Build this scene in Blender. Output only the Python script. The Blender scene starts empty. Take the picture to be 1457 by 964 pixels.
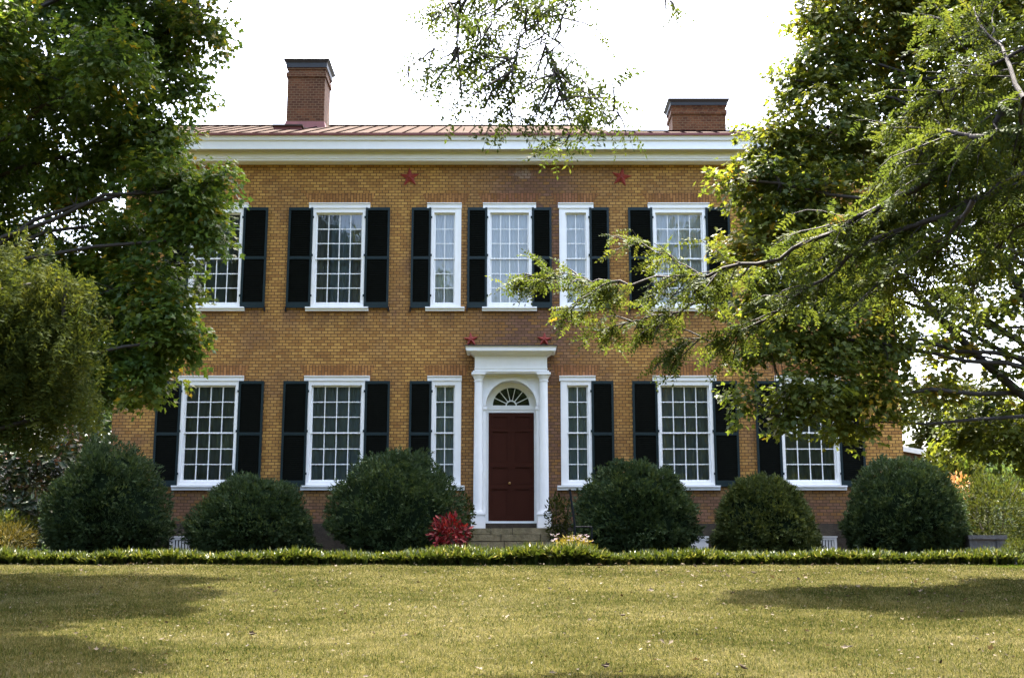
import bpy, math, random
import numpy as np
from mathutils import Vector, Matrix

# ------------------------------------------------------------------ camera, sky, sun, exposure
sc = bpy.context.scene
COL = sc.collection
R = math.radians
F, PW, PH = 1700.0, 1457.0, 964.0          # photo focal length in its own pixels
PITCH = math.atan(324.0 / F)
CAM = Vector((0.0, -30.0, -0.09))
cam_d = bpy.data.cameras.new('camera')
cam = bpy.data.objects.new('camera', cam_d); COL.objects.link(cam)
cam.location = CAM
cam.rotation_euler = (R(90) + PITCH, 0, 0)
cam_d.sensor_fit = 'HORIZONTAL'; cam_d.sensor_width = 36.0
cam_d.lens = F / PW * 36.0
cam_d.clip_end = 3000; cam_d.clip_start = 0.1
sc.camera = cam

SUN_EL, SUN_AZ = R(70), R(9)               # sun stands behind the house, a little to the right
w = bpy.data.worlds.new('World'); sc.world = w; w.use_nodes = True
nt = w.node_tree
bg = nt.nodes['Background']
sky = nt.nodes.new('ShaderNodeTexSky'); sky.sky_type = 'NISHITA'; sky.sun_disc = False
sky.sun_elevation = SUN_EL; sky.sun_rotation = SUN_AZ
sky.air_density = 1.0; sky.dust_density = 7.0; sky.ozone_density = 1.0
nt.links.new(sky.outputs[0], bg.inputs[0]); bg.inputs[1].default_value = 0.15
sd = bpy.data.lights.new('sun', 'SUN'); so = bpy.data.objects.new('sun', sd); COL.objects.link(so)
sd.energy = 5.0; sd.angle = R(0.6); sd.color = (1.0, 0.94, 0.84)
sv = Vector((math.sin(SUN_AZ) * math.cos(SUN_EL), math.cos(SUN_AZ) * math.cos(SUN_EL), math.sin(SUN_EL)))
so.rotation_euler = sv.to_track_quat('Z', 'Y').to_euler(); so.location = (0, 0, 40)
sc.view_settings.view_transform = 'Standard'; sc.view_settings.look = 'None'
sc.view_settings.exposure = 3.2; sc.view_settings.gamma = 1.0
sc.cycles.max_bounces = 8; sc.cycles.transparent_max_bounces = 12
sc.cycles.use_denoising = True

# ------------------------------------------------------------------ helpers
def at(px, py, Y):
    """point of the plane y=Y that the photo shows at pixel px,py"""
    u = (px - 728.5) / F; v = (482.0 - py) / F
    d = Vector((u, math.cos(PITCH) - v * math.sin(PITCH), math.sin(PITCH) + v * math.cos(PITCH)))
    return CAM + d * ((Y - CAM.y) / d.y)
def fz(py, Y=0.0): return at(728.5, py, Y).z
def fx(px, py, Y=0.0): return at(px, py, Y).x
def pxm(Y): return F / (Y - CAM.y)         # photo pixels per metre at depth Y

def gz(x, y):
    """ground height: level by the house, falling gently towards the viewer"""
    x = np.asarray(x, float); y = np.asarray(y, float)
    t = np.clip(-5.0 - y, 0, None)
    z = -1.7 / 25.0 * np.where(t < 30, t, 30 + (t - 30) * 0.3)
    return z + 0.02 * np.sin(x * 0.9 + 1.3) * np.sin(y * 0.7) * np.clip(t / 3, 0, 1)

class Geo:
    def __init__(s): s.v = []; s.f = []; s.r = []; s.n = 0
    def add(s, V, faces, rnd=0.5):
        V = np.asarray(V, float).reshape(-1, 3)
        if isinstance(faces, np.ndarray): faces = [faces]
        for fa in faces: s.f.append(np.asarray(fa, np.int64) + s.n)
        s.v.append(V); s.r.append(np.broadcast_to(np.asarray(rnd, float), (len(V),)) if np.ndim(rnd) == 0 else np.asarray(rnd, float))
        s.n += len(V)
    def box(s, x0, x1, y0, y1, z0, z1):
        V = [(x0,y0,z0),(x1,y0,z0),(x1,y1,z0),(x0,y1,z0),(x0,y0,z1),(x1,y0,z1),(x1,y1,z1),(x0,y1,z1)]
        s.add(V, np.array([(0,3,2,1),(4,5,6,7),(0,1,5,4),(1,2,6,5),(2,3,7,6),(3,0,4,7)]))
    def poly(s, pts): s.add(pts, np.array([list(range(len(pts)))]))
    def prism(s, prof, x0, x1):
        """profile of (y,z) swept along x"""
        n = len(prof)
        V = [(x0, a, b) for a, b in prof] + [(x1, a, b) for a, b in prof]
        s.add(V, [np.array([[i, i + n, (i + 1) % n + n, (i + 1) % n] for i in range(n)]),
                  np.array([list(range(n))]), np.array([list(range(2 * n - 1, n - 1, -1))])])
    def lathe(s, cx, cy, prof, seg=20):
        V = []; Fc = []
        for r, z in prof:
            for k in range(seg):
                a = 2 * math.pi * k / seg; V.append((cx + r * math.cos(a), cy + r * math.sin(a), z))
        for i in range(len(prof) - 1):
            for k in range(seg):
                k2 = (k + 1) % seg
                Fc.append((i * seg + k, i * seg + k2, (i + 1) * seg + k2, (i + 1) * seg + k))
        s.add(V, np.array(Fc))
    def tube(s, pts, radii, seg=6):
        P = [Vector(p) for p in pts]; n = len(P)
        if n < 2: return
        V = []; up = Vector((0.31, 0.2, 0.93))
        for i in range(n):
            t = (P[min(i + 1, n - 1)] - P[max(i - 1, 0)])
            t = t.normalized() if t.length > 1e-9 else Vector((0, 0, 1))
            a = t.cross(up)
            a = a.normalized() if a.length > 1e-4 else Vector((1, 0, 0))
            b = t.cross(a)
            for k in range(seg):
                c = 2 * math.pi * k / seg
                V.append(P[i] + (a * math.cos(c) + b * math.sin(c)) * radii[i])
        Fc = [(i * seg + k, i * seg + (k + 1) % seg, (i + 1) * seg + (k + 1) % seg, (i + 1) * seg + k)
              for i in range(n - 1) for k in range(seg)]
        s.add([tuple(v) for v in V], [np.array(Fc), np.array([list(range((n - 1) * seg, n * seg))])])
    def cloud(s, tv, tf, P, A, N, S, rnd):
        """copies of a leaf template tv/tf at points P, axis A, normal N, size S"""
        P = np.asarray(P); A = A / np.linalg.norm(A, axis=1, keepdims=True)
        sd_ = np.cross(A, N); sd_ /= np.maximum(np.linalg.norm(sd_, axis=1, keepdims=True), 1e-6)
        Nn = np.cross(sd_, A)
        S = np.broadcast_to(np.asarray(S, float), (len(P),))[:, None, None]
        V = P[:, None, :] + S * (tv[None, :, 0:1] * sd_[:, None, :] + tv[None, :, 1:2] * A[:, None, :] + tv[None, :, 2:3] * Nn[:, None, :])
        k = len(tv); off = (np.arange(len(P)) * k)[:, None, None]
        fs = [(off + fa[None]).reshape(-1, fa.shape[1]) for fa in tf]
        s.add(V.reshape(-1, 3), fs, np.repeat(rnd, k))
    def build(s, name, mat, parent=None, smooth=False, attr=False):
        me = bpy.data.meshes.new(name)
        V = np.concatenate(s.v).astype(np.float32)
        tot = np.concatenate([np.full(len(f), f.shape[1], np.int32) for f in s.f])
        idx = np.concatenate([f.ravel() for f in s.f]).astype(np.int32)
        me.vertices.add(len(V)); me.vertices.foreach_set('co', V.ravel())
        me.loops.add(len(idx)); me.loops.foreach_set('vertex_index', idx)
        me.polygons.add(len(tot))
        st = np.zeros(len(tot), np.int32); st[1:] = np.cumsum(tot)[:-1]
        me.polygons.foreach_set('loop_start', st)
        me.polygons.foreach_set('use_smooth', np.full(len(tot), bool(smooth)))
        me.update(calc_edges=True)
        if attr:
            a = me.attributes.new('rnd', 'FLOAT', 'POINT')
            a.data.foreach_set('value', np.concatenate(s.r).astype(np.float32))
        me.materials.append(mat)
        o = bpy.data.objects.new(name, me); COL.objects.link(o)
        if parent: o.parent = parent
        return o

def tag(o, label=None, cat=None, group=None, kind=None):
    if label: o['label'] = label
    if cat: o['category'] = cat
    if group: o['group'] = group
    if kind: o['kind'] = kind
    return o
def thing(name, label, cat, group=None, loc=(0, 0, 0)):
    o = bpy.data.objects.new(name, None); COL.objects.link(o); o.location = loc
    o.empty_display_size = 0.3
    return tag(o, label, cat, group)
def put(geo, name, mat, parent, **k):
    """build with world coordinates under a parent that is not at the origin"""
    o = geo.build(name, mat, parent, **k)
    o.matrix_parent_inverse = Matrix.Translation(-Vector(root_loc(parent)))
    return o
def root_loc(p):
    v = Vector(p.location)
    while p.parent: p = p.parent; v += Vector(p.location)
    return v

# ------------------------------------------------------------------ materials
def newmat(name):
    m = bpy.data.materials.new(name); m.use_nodes = True
    t = m.node_tree; return m, t, t.nodes['Principled BSDF'], t.nodes['Material Output']
def N_(t, typ, **k):
    n = t.nodes.new(typ)
    for a, b in k.items(): setattr(n, a, b)
    return n
def ramp(t, stops, fac):
    r = N_(t, 'ShaderNodeValToRGB')
    el = r.color_ramp.elements
    while len(el) < len(stops): el.new(0.5)
    for e, (p, c) in zip(el, stops): e.position = p; e.color = (*c, 1) if len(c) == 3 else c
    t.links.new(fac, r.inputs[0]); return r.outputs[0]
def pos(t): return N_(t, 'ShaderNodeNewGeometry').outputs['Position']
def noise(t, vec, scale, detail=4, rough=0.6):
    n = N_(t, 'ShaderNodeTexNoise'); n.inputs['Scale'].default_value = scale
    n.inputs['Detail'].default_value = detail; n.inputs['Roughness'].default_value = rough
    t.links.new(vec, n.inputs['Vector']); return n.outputs['Fac']
def mix(t, fac, a, b, mode='MIX'):
    m = N_(t, 'ShaderNodeMix', data_type='RGBA', blend_type=mode)
    for s, v in ((0, fac), (6, a), (7, b)):
        if hasattr(v, 'is_linked'): t.links.new(v, m.inputs[s])
        elif s == 0: m.inputs[0].default_value = v
        else: m.inputs[s].default_value = (*v, 1)
    return m.outputs[2]
def math_(t, op, a, b=0.0, c=None, clamp=False):
    m = N_(t, 'ShaderNodeMath', operation=op); m.use_clamp = clamp
    for i, v in enumerate((a, b) if c is None else (a, b, c)):
        if hasattr(v, 'is_linked'): t.links.new(v, m.inputs[i])
        else: m.inputs[i].default_value = v
    return m.outputs[0]
def bump(t, h, strength, dist, bsdf):
    b = N_(t, 'ShaderNodeBump'); b.inputs['Strength'].default_value = strength; b.inputs['Distance'].default_value = dist
    t.links.new(h, b.inputs['Height']); t.links.new(b.outputs[0], bsdf.inputs['Normal'])
def mapr(t, v, a, b, c=0.0, d=1.0):
    m = N_(t, 'ShaderNodeMapRange'); t.links.new(v, m.inputs[0])
    for i, q in enumerate((a, b, c, d)): m.inputs[i + 1].default_value = q
    return m.outputs[0]

def paint(name, c, rough=0.5, var=0.12, sc_=6.0, dirt=None, spec=0.4):
    m, t, b, _ = newmat(name)
    p = pos(t)
    n = noise(t, p, sc_, 5, 0.65)
    col = ramp(t, [(0.3, tuple(x * (1 - var) for x in c)), (0.7, c)], n)
    if dirt:
        st = N_(t, 'ShaderNodeMapping'); st.inputs['Scale'].default_value = (9, 9, 1.2)
        t.links.new(p, st.inputs[0])
        d = mapr(t, noise(t, st.outputs[0], 1.3, 6, 0.7), 0.52, 0.8)
        col = mix(t, math_(t, 'MULTIPLY', d, 0.3), col, dirt)
    t.links.new(col, b.inputs['Base Color'])
    b.inputs['Roughness'].default_value = rough; b.inputs['Specular IOR Level'].default_value = spec
    bump(t, noise(t, p, 40, 3), 0.15, 0.01, b)
    return m

def brick_mat(name, c1, c2, mortar, worn, vertical=False, house=True):
    m, t, b, _ = newmat(name)
    p = pos(t)
    sep = N_(t, 'ShaderNodeSeparateXYZ'); t.links.new(p, sep.inputs[0])
    X, Y, Z = sep.outputs
    hx = math_(t, 'ADD', X, Y)
    cmb = N_(t, 'ShaderNodeCombineXYZ')
    if vertical: t.links.new(Z, cmb.inputs[0]); t.links.new(hx, cmb.inputs[1])
    else: t.links.new(hx, cmb.inputs[0]); t.links.new(Z, cmb.inputs[1])
    # slight hand-laid unevenness
    wob = N_(t, 'ShaderNodeTexNoise'); wob.inputs['Scale'].default_value = 2.3; wob.inputs['Detail'].default_value = 3
    t.links.new(cmb.outputs[0], wob.inputs['Vector'])
    vm = N_(t, 'ShaderNodeVectorMath', operation='MULTIPLY_ADD')
    t.links.new(wob.outputs['Color'], vm.inputs[0]); vm.inputs[1].default_value = (0.02, 0.02, 0); t.links.new(cmb.outputs[0], vm.inputs[2])
    br = N_(t, 'ShaderNodeTexBrick'); t.links.new(vm.outputs[0], br.inputs['Vector'])
    br.inputs['Scale'].default_value = 1.0; br.inputs['Brick Width'].default_value = 0.165 if not vertical else 0.24
    br.inputs['Row Height'].default_value = 0.078; br.inputs['Mortar Size'].default_value = 0.0115
    br.inputs['Mortar Smooth'].default_value = 0.35; br.inputs['Bias'].default_value = 0.0
    br.offset = 0.5; br.squash = 1.0
    br.inputs['Color1'].default_value = (0, 0, 0, 1); br.inputs['Color2'].default_value = (1, 1, 1, 1)
    br.inputs['Mortar'].default_value = (0.5, 0.5, 0.5, 1)
    per = N_(t, 'ShaderNodeRGBToBW'); t.links.new(br.outputs['Color'], per.inputs[0])
    v = math_(t, 'ADD', math_(t, 'MULTIPLY', per.outputs[0], 0.55), math_(t, 'MULTIPLY', noise(t, p, 3.1, 5, 0.7), 0.45))
    col = ramp(t, [(0.22, c1), (0.75, c2)], v)
    # worn patches where the ochre wash has gone
    big = noise(t, p, 0.55, 6, 0.62)
    wear = mapr(t, big, 0.50, 0.68)
    if house:
        dx = math_(t, 'ABSOLUTE', math_(t, 'ADD', X, -0.55))
        cen = mapr(t, math_(t, 'ADD', dx, math_(t, 'MULTIPLY', big, 2.2)), 3.6, 1.7)
        # a whitened repair high above the middle window
        d1 = math_(t, 'POWER', math_(t, 'MULTIPLY', math_(t, 'ADD', X, -.28), 2.6), 2.0); d2 = math_(t, 'POWER', math_(t, 'MULTIPLY', math_(t, 'ADD', Z, -fz(246)), 3.6), 2.0)
        white_patch = math_(t, 'MULTIPLY', mapr(t, math_(t, 'ADD', math_(t, 'ADD', d1, d2), math_(t, 'MULTIPLY', noise(t, p, 5, 6, .8), 3.4)), 2.2, 1.3), .55)
        low = mapr(t, math_(t, 'ADD', Z, math_(t, 'MULTIPLY', big, 1.2)), 2.75, 2.15)
        stx = N_(t, 'ShaderNodeMapping'); stx.inputs['Scale'].default_value = (2.2, 2.2, .5); t.links.new(p, stx.inputs[0])
        under = math_(t, 'MULTIPLY', math_(t, 'MULTIPLY', mapr(t, Z, fz(486), fz(446)), math_(t, 'LESS_THAN', Z, fz(441))), mapr(t, noise(t, stx.outputs[0], 1.0, 5, .65), .40, .56))
        wear = math_(t, 'MAXIMUM', wear, under)
        wear = math_(t, 'MAXIMUM', math_(t, 'MULTIPLY', wear, 0.8), math_(t, 'MAXIMUM', math_(t, 'MULTIPLY', cen, 1.0), math_(t, 'MULTIPLY', low, 0.95)))
    wf = math_(t, 'MULTIPLY', wear, mapr(t, math_(t, 'ADD', per.outputs[0], noise(t, p, 7, 4, 0.7)), 0.35, 1.0), clamp=True)
    wc = ramp(t, [(0.25, tuple(x * .55 for x in worn)), (0.8, tuple(x * 1.35 for x in worn))], v)
    col = mix(t, wf, col, wc)
    # a few pale mortar-smeared bricks
    pale = math_(t, 'MULTIPLY', mapr(t, noise(t, p, 1.1, 5, 0.75), 0.66, 0.76), 0.45 if house else 0.05)
    col = mix(t, pale, col, (0.46, 0.32, 0.14))
    if house: col = mix(t, white_patch, col, (0.42, 0.38, 0.31))
    dark = math_(t, 'MULTIPLY', mapr(t, noise(t, p, 0.9, 6, 0.7), 0.55, 0.72), 0.45)
    col = mix(t, dark, col, (0.12, 0.05, 0.018))
    mo = mix(t, wear, mortar, tuple(min(1, x * 1.25) for x in mortar))
    col = mix(t, math_(t, 'MULTIPLY', br.outputs['Fac'], 0.85), col, mo)
    t.links.new(col, b.inputs['Base Color'])
    b.inputs['Roughness'].default_value = 0.85; b.inputs['Specular IOR Level'].default_value = 0.2
    h = math_(t, 'SUBTRACT', math_(t, 'MULTIPLY', noise(t, p, 25, 4), 0.5), br.outputs['Fac'])
    bump(t, h, 0.6, 0.012, b)
    return m

def leaf_mat(name, stops, transl=0.4, rough=0.45, spec=0.35, tr_gain=1.3):
    m, t, b, out = newmat(name)
    at_ = N_(t, 'ShaderNodeAttribute', attribute_name='rnd')
    col = ramp(t, stops, at_.outputs['Fac'])
    t.links.new(col, b.inputs['Base Color'])
    b.inputs['Roughness'].default_value = rough; b.inputs['Specular IOR Level'].default_value = spec
    tr = N_(t, 'ShaderNodeBsdfTranslucent')
    tc = mix(t, 1.0, col, (tr_gain * 1.15, tr_gain, tr_gain * 0.55), 'MULTIPLY')
    t.links.new(tc, tr.inputs[0])
    mx = N_(t, 'ShaderNodeMixShader'); mx.inputs[0].default_value = transl
    t.links.new(b.outputs[0], mx.inputs[1]); t.links.new(tr.outputs[0], mx.inputs[2])
    t.links.new(mx.outputs[0], out.inputs[0])
    return m

def bark_mat(name, c):
    m, t, b, _ = newmat(name)
    p = pos(t); st = N_(t, 'ShaderNodeMapping'); st.inputs['Scale'].default_value = (14, 14, 4); t.links.new(p, st.inputs[0])
    n = noise(t, st.outputs[0], 1.5, 6, 0.7)
    t.links.new(ramp(t, [(0.3, tuple(x * .5 for x in c)), (0.7, c)], n), b.inputs['Base Color'])
    b.inputs['Roughness'].default_value = 0.9; bump(t, n, 0.7, 0.02, b)
    return m

M = {}
M['brick'] = brick_mat('ochre_brick', (0.28, 0.134, 0.035), (0.46, 0.256, 0.068), (0.062, 0.035, 0.017), (0.150, 0.078, 0.047))
M['arch'] = brick_mat('arch_brick', (0.20, 0.086, 0.024), (0.36, 0.172, 0.048), (0.080, 0.040, 0.018), (0.19, 0.080, 0.04), vertical=True)
M['chimney'] = brick_mat('chimney_brick', (0.0500, 0.0156, 0.0063), (0.1063, 0.0400, 0.0150), (0.1063, 0.0688, 0.0350), (0.0275, 0.0112, 0.0063), house=False)
M['white'] = paint('white_paint', (0.80, 0.80, 0.77), 0.45, 0.06, 5, dirt=(0.62, 0.61, 0.56))
M['cornice'] = paint('cornice_paint', (0.80, 0.81, 0.80), 0.5, 0.05, 4)
M['sash'] = paint('sash_paint', (0.80, 0.81, 0.79), 0.4, 0.05, 8)
M['shutter'] = paint('shutter_slats', (0.0055, 0.0065, 0.0048), 0.8, 0.3, 8, spec=0.03)
M['shutter_frame'] = paint('shutter_frame', (0.010, 0.022, 0.024), 0.5, 0.25, 8, spec=0.2)
M['door'] = paint('door_paint', (0.046, 0.014, 0.008), 0.6, 0.06, 3, spec=0.06)
M['red'] = paint('red_iron', (0.26, 0.030, 0.018), 0.6, 0.35, 14)
M['grey'] = paint('grey_paint', (0.20, 0.25, 0.27), 0.55, 0.2, 6)
M['iron'] = paint('iron', (0.010, 0.012, 0.016), 0.6, 0.3, 8, spec=.1)
M['brass'] = paint('brass', (0.35, 0.2, 0.06), 0.35, 0.2, 8); 
M['cap'] = paint('chimney_cap', (0.0123, 0.0140, 0.0158), 0.6, 0.4, 6, dirt=(0.0280, 0.0210, 0.0175))
M['flash'] = paint('flashing', (0.17, 0.052, 0.044), 0.6, 0.25, 5)
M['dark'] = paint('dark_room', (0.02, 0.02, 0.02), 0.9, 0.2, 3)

def roof_mat():
    m, t, b, _ = newmat('roof_tin'); p = pos(t)
    n = noise(t, p, 1.1, 6, 0.7)
    t.links.new(ramp(t, [(0.3, (0.045, 0.034, 0.029)), (0.7, (0.062, 0.050, 0.044))], n), b.inputs['Base Color'])
    b.inputs['Roughness'].default_value = 0.9; b.inputs['Specular IOR Level'].default_value = 0.0; return m
M['roof'] = roof_mat()
M['seam'] = paint('roof_seam', (0.012, 0.008, 0.007), 0.9, 0.3, 5, spec=0.0)
def stone_mat(name, c1, c2, moss):
    m, t, b, _ = newmat(name); p = pos(t)
    n = noise(t, p, 3.5, 7, 0.7)
    col = ramp(t, [(0.3, c1), (0.7, c2)], n)
    col = mix(t, math_(t, 'MULTIPLY', mapr(t, noise(t, p, 2.1, 6, 0.7), 0.52, 0.7), 0.6), col, moss)
    col = mix(t, mapr(t, noise(t, p, 9, 5, 0.7), 0.6, 0.75), col, tuple(x * .35 for x in c1))
    t.links.new(col, b.inputs['Base Color']); b.inputs['Roughness'].default_value = 0.9
    bump(t, noise(t, p, 14, 6, 0.7), 0.8, 0.03, b); return m
M['stone'] = stone_mat('step_stone', (0.09, 0.075, 0.038), (0.27, 0.225, 0.13), (0.085, 0.078, 0.024))
M['footing'] = stone_mat('foundation_stone', (0.022, 0.016, 0.009), (0.052, 0.038, 0.022), (0.016, 0.016, 0.006))
M['bench'] = stone_mat('bench_stone', (0.0462, 0.0483, 0.0504), (0.1050, 0.1050, 0.1050), (0.0336, 0.0357, 0.0273))
def glass_mat():
    m, t, b, out = newmat('window_glass'); p = pos(t)
    t.nodes.remove(b)
    tr = N_(t, 'ShaderNodeBsdfTransparent'); tr.inputs[0].default_value = (0.89, 0.92, 0.93, 1)
    gl = N_(t, 'ShaderNodeBsdfGlossy'); gl.inputs['Roughness'].default_value = 0.015
    bp = N_(t, 'ShaderNodeBump'); bp.inputs['Strength'].default_value = 0.25; bp.inputs['Distance'].default_value = 0.02
    t.links.new(noise(t, p, 3.5, 2, 0.5), bp.inputs['Height']); t.links.new(bp.outputs[0], gl.inputs['Normal'])
    fr = N_(t, 'ShaderNodeFresnel'); fr.inputs[0].default_value = 1.9
    mx = N_(t, 'ShaderNodeMixShader'); t.links.new(fr.outputs[0], mx.inputs[0])
    t.links.new(tr.outputs[0], mx.inputs[1]); t.links.new(gl.outputs[0], mx.inputs[2])
    t.links.new(mx.outputs[0], out.inputs[0]); return m
M['glass'] = glass_mat()
def cloth(name, c):
    m, t, b, _ = newmat(name); b.inputs['Base Color'].default_value = (*c, 1); b.inputs['Roughness'].default_value = 0.95
    b.inputs['Specular IOR Level'].default_value = 0.05; return m
M['curtain_white'] = cloth('white_curtain', (0.72, 0.75, 0.76))
M['curtain_teal'] = cloth('teal_sheer', (0.29, 0.36, 0.385))
M['curtain_grey'] = cloth('grey_curtain', (0.27, 0.28, 0.26))

maple_st = [(0.0, (0.0275, 0.0574, 0.0138)), (0.45, (0.0448, 0.0797, 0.0139)), (0.85, (0.0706, 0.0997, 0.0150)), (0.985, (0.1080, 0.1246, 0.0167)), (1.0, (0.1994, 0.1495, 0.0167))]
M['maple'] = leaf_mat('maple_leaf', maple_st, 0.45, 0.48, 0.25, 2.1)
M['maple_y'] = leaf_mat('maple_leaf_yellowing', [(0.0, (0.0310, 0.0529, 0.0108)), (0.45, (0.0569, 0.0759, 0.0116)), (0.88, (0.0821, 0.0973, 0.0134)), (0.98, (0.1034, 0.1034, 0.0121)), (1.0, (0.1702, 0.1216, 0.0121))], 0.42, 0.5, 0.2, 1.7)
M['locust'] = leaf_mat('locust_leaf', [(0.0, (0.0194, 0.0337, 0.0090)), (0.5, (0.0375, 0.0544, 0.0110)), (0.95, (0.0648, 0.0777, 0.0143)), (0.99, (0.0842, 0.0809, 0.0129)), (1.0, (0.1683, 0.1101, 0.0129))], 0.42, 0.6, 0.06, 1.45)
M['olive'] = leaf_mat('olive_leaf', [(0.0, (0.0176, 0.0288, 0.0064)), (0.6, (0.0320, 0.0432, 0.0088)), (1.0, (0.0528, 0.0608, 0.0120))], 0.42, 0.7, 0.03, 1.4)
M['yew'] = leaf_mat('yew_needles', [(0.0, (0.016, 0.032, 0.014)), (0.6, (0.034, 0.060, 0.022)), (1.0, (0.075, 0.105, 0.034))], 0.2, 0.6, 0.15, 1.2)
M['yew_light'] = leaf_mat('young_yew_needles', [(0.0, (0.022, 0.036, 0.012)), (0.6, (0.052, 0.074, 0.020)), (1.0, (0.10, 0.125, 0.034))], 0.2, 0.6, 0.15, 1.2)
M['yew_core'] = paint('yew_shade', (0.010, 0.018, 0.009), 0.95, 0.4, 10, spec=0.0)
M['magnolia'] = leaf_mat('magnolia_leaf', [(0.0, (0.012, 0.026, 0.012)), (0.75, (0.025, 0.045, 0.015)), (0.88, (0.11, 0.05, 0.02)), (1.0, (0.16, 0.07, 0.03))], 0.1, 0.4, 0.3, 1.0)
M['back'] = leaf_mat('far_leaf', [(0.0, (0.0204, 0.0408, 0.0190)), (0.6, (0.0374, 0.0646, 0.0238)), (1.0, (0.0612, 0.0884, 0.0272))], 0.4, 0.5, 0.25, 1.4)
M['shrub'] = leaf_mat('shrub_leaf', [(0.0, (0.0169, 0.0253, 0.0061)), (0.6, (0.0286, 0.0388, 0.0084)), (1.0, (0.0472, 0.0506, 0.0118))], 0.35, 0.65, 0.04, 1.3)
M['yellow'] = leaf_mat('yellow_leaf', [(0.0, (0.0707, 0.0707, 0.0109)), (0.6, (0.1414, 0.1197, 0.0190)), (1.0, (0.2285, 0.1795, 0.0326))], 0.3, 0.5, 0.2, 1.0)
M['redleaf'] = leaf_mat('red_leaf', [(0.0, (0.0281, 0.0023, 0.0040)), (0.5, (0.1125, 0.0050, 0.0079)), (1.0, (0.2363, 0.0338, 0.0366))], 0.25, 0.5, 0.2, 1.0)
M['rust'] = leaf_mat('rust_flower', [(0.0, (0.18, 0.08, 0.03)), (1.0, (0.45, 0.27, 0.13))], 0.3, 0.7, 0.1, 1.0)
M['turf'] = leaf_mat('lilyturf_leaf', [(0.0, (0.0104, 0.0208, 0.0041)), (0.5, (0.0318, 0.0474, 0.0075)), (0.85, (0.0636, 0.0751, 0.0127)), (0.94, (0.1387, 0.1445, 0.0578)), (1.0, (0.2081, 0.2023, 0.1156))], 0.28, 0.4, 0.35, 1.2)
M['petal'] = leaf_mat('pale_petal', [(0.0, (0.1237, 0.0675, 0.0855)), (0.5, (0.1688, 0.1395, 0.1395)), (0.8, (0.1125, 0.0945, 0.1395)), (1.0, (0.1800, 0.1688, 0.1575))], 0.3, 0.6, 0.1, 1.0)
M['bark'] = bark_mat('maple_bark', (0.026, 0.021, 0.016))
M['bark_locust'] = bark_mat('locust_bark', (0.024, 0.018, 0.015))
M['stem'] = bark_mat('shrub_stem', (0.05, 0.04, 0.025))

def lawn_mats():
    out = []
    for nm, blade in (('lawn_soil', False), ('grass_blade', True)):
        m, t, b, o = newmat(nm); p = pos(t)
        big = mapr(t, noise(t, p, 0.4, 5, 0.65), .3, .7); mid = noise(t, p, 2.6, 6, 0.75); fine = noise(t, p, 22, 4, 0.7)
        v = math_(t, 'ADD', math_(t, 'MULTIPLY', big, 0.36), math_(t, 'MULTIPLY', mid, 0.64))
        if blade:
            a = N_(t, 'ShaderNodeAttribute', attribute_name='rnd')
            v = math_(t, 'ADD', math_(t, 'MULTIPLY', v, 0.85), math_(t, 'MULTIPLY', a.outputs['Fac'], 0.68))
            col = ramp(t, [(0.38, (0.0094, 0.0203, 0.0037)), (0.58, (0.0322, 0.0441, 0.0075)), (0.76, (0.0735, 0.0684, 0.0206)), (1.0, (0.1406, 0.1266, 0.0633))], v)
            sp = N_(t, 'ShaderNodeSeparateXYZ'); t.links.new(p, sp.inputs[0])
            g = math_(t, 'MULTIPLY', mapr(t, sp.outputs[0], 8.6, 10.0), mapr(t, sp.outputs[1], -7.0, -6.2))
            col = mix(t, math_(t, 'MULTIPLY', g, 0.85), col, (0.05, 0.085, 0.005))
        else:
            v = math_(t, 'ADD', math_(t, 'MULTIPLY', v, 0.6), math_(t, 'MULTIPLY', fine, 0.4))
            col = ramp(t, [(0.35, (0.0092, 0.0086, 0.0026)), (0.52, (0.0277, 0.0251, 0.0072)), (0.7, (0.0594, 0.0496, 0.0198))], v)
            bump(t, fine, 0.8, 0.03, b)
        t.links.new(col, b.inputs['Base Color']); b.inputs['Roughness'].default_value = 0.75
        b.inputs['Specular IOR Level'].default_value = 0.0
        if blade:
            tr = N_(t, 'ShaderNodeBsdfTranslucent'); t.links.new(col, tr.inputs[0])
            mx = N_(t, 'ShaderNodeMixShader'); mx.inputs[0].default_value = 0.3
            t.links.new(b.outputs[0], mx.inputs[1]); t.links.new(tr.outputs[0], mx.inputs[2]); t.links.new(mx.outputs[0], o.inputs[0])
        out.append(m)
    return out
M['soil'], M['grass'] = lawn_mats()
M['deadleaf'] = leaf_mat('dead_leaf', [(0.0, (0.0090, 0.0054, 0.0032)), (0.35, (0.0315, 0.0189, 0.0090)), (0.7, (0.0653, 0.0495, 0.0315)), (1.0, (0.0990, 0.0833, 0.0607))], 0.15, 0.7, 0.15, 1.0)

# ------------------------------------------------------------------ ground
g = Geo()
xs = np.concatenate([[-900, -300, -120, -60], np.arange(-30, 30.1, 0.75), [60, 120, 300, 900]])
ys = np.concatenate([[-600, -200, -90], np.arange(-50, 0.1, 0.5), [10, 30, 60, 150, 400, 1200]])
XX, YY = np.meshgrid(xs, ys)
ZZ = gz(XX, YY)
nx, ny = len(xs), len(ys)
I = (np.arange(ny - 1)[:, None] * nx + np.arange(nx - 1)[None]).ravel()
g.add(np.stack([XX, YY, ZZ], -1), np.stack([I, I + 1, I + nx + 1, I + nx], 1))
tag(g.build('lawn', M['soil'], smooth=True), kind='structure')

# ------------------------------------------------------------------ the house
house = thing('brick_house', 'two storey ochre brick house with dark green shutters, white trim and paired chimneys', 'house')
XL, XR = fx(158, 620), fx(1284, 620)
ZT = fz(229)                                # top of the bare wall
ZF = fz(744)                                # top of the stone footing
DEPTH = 11.0

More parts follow.
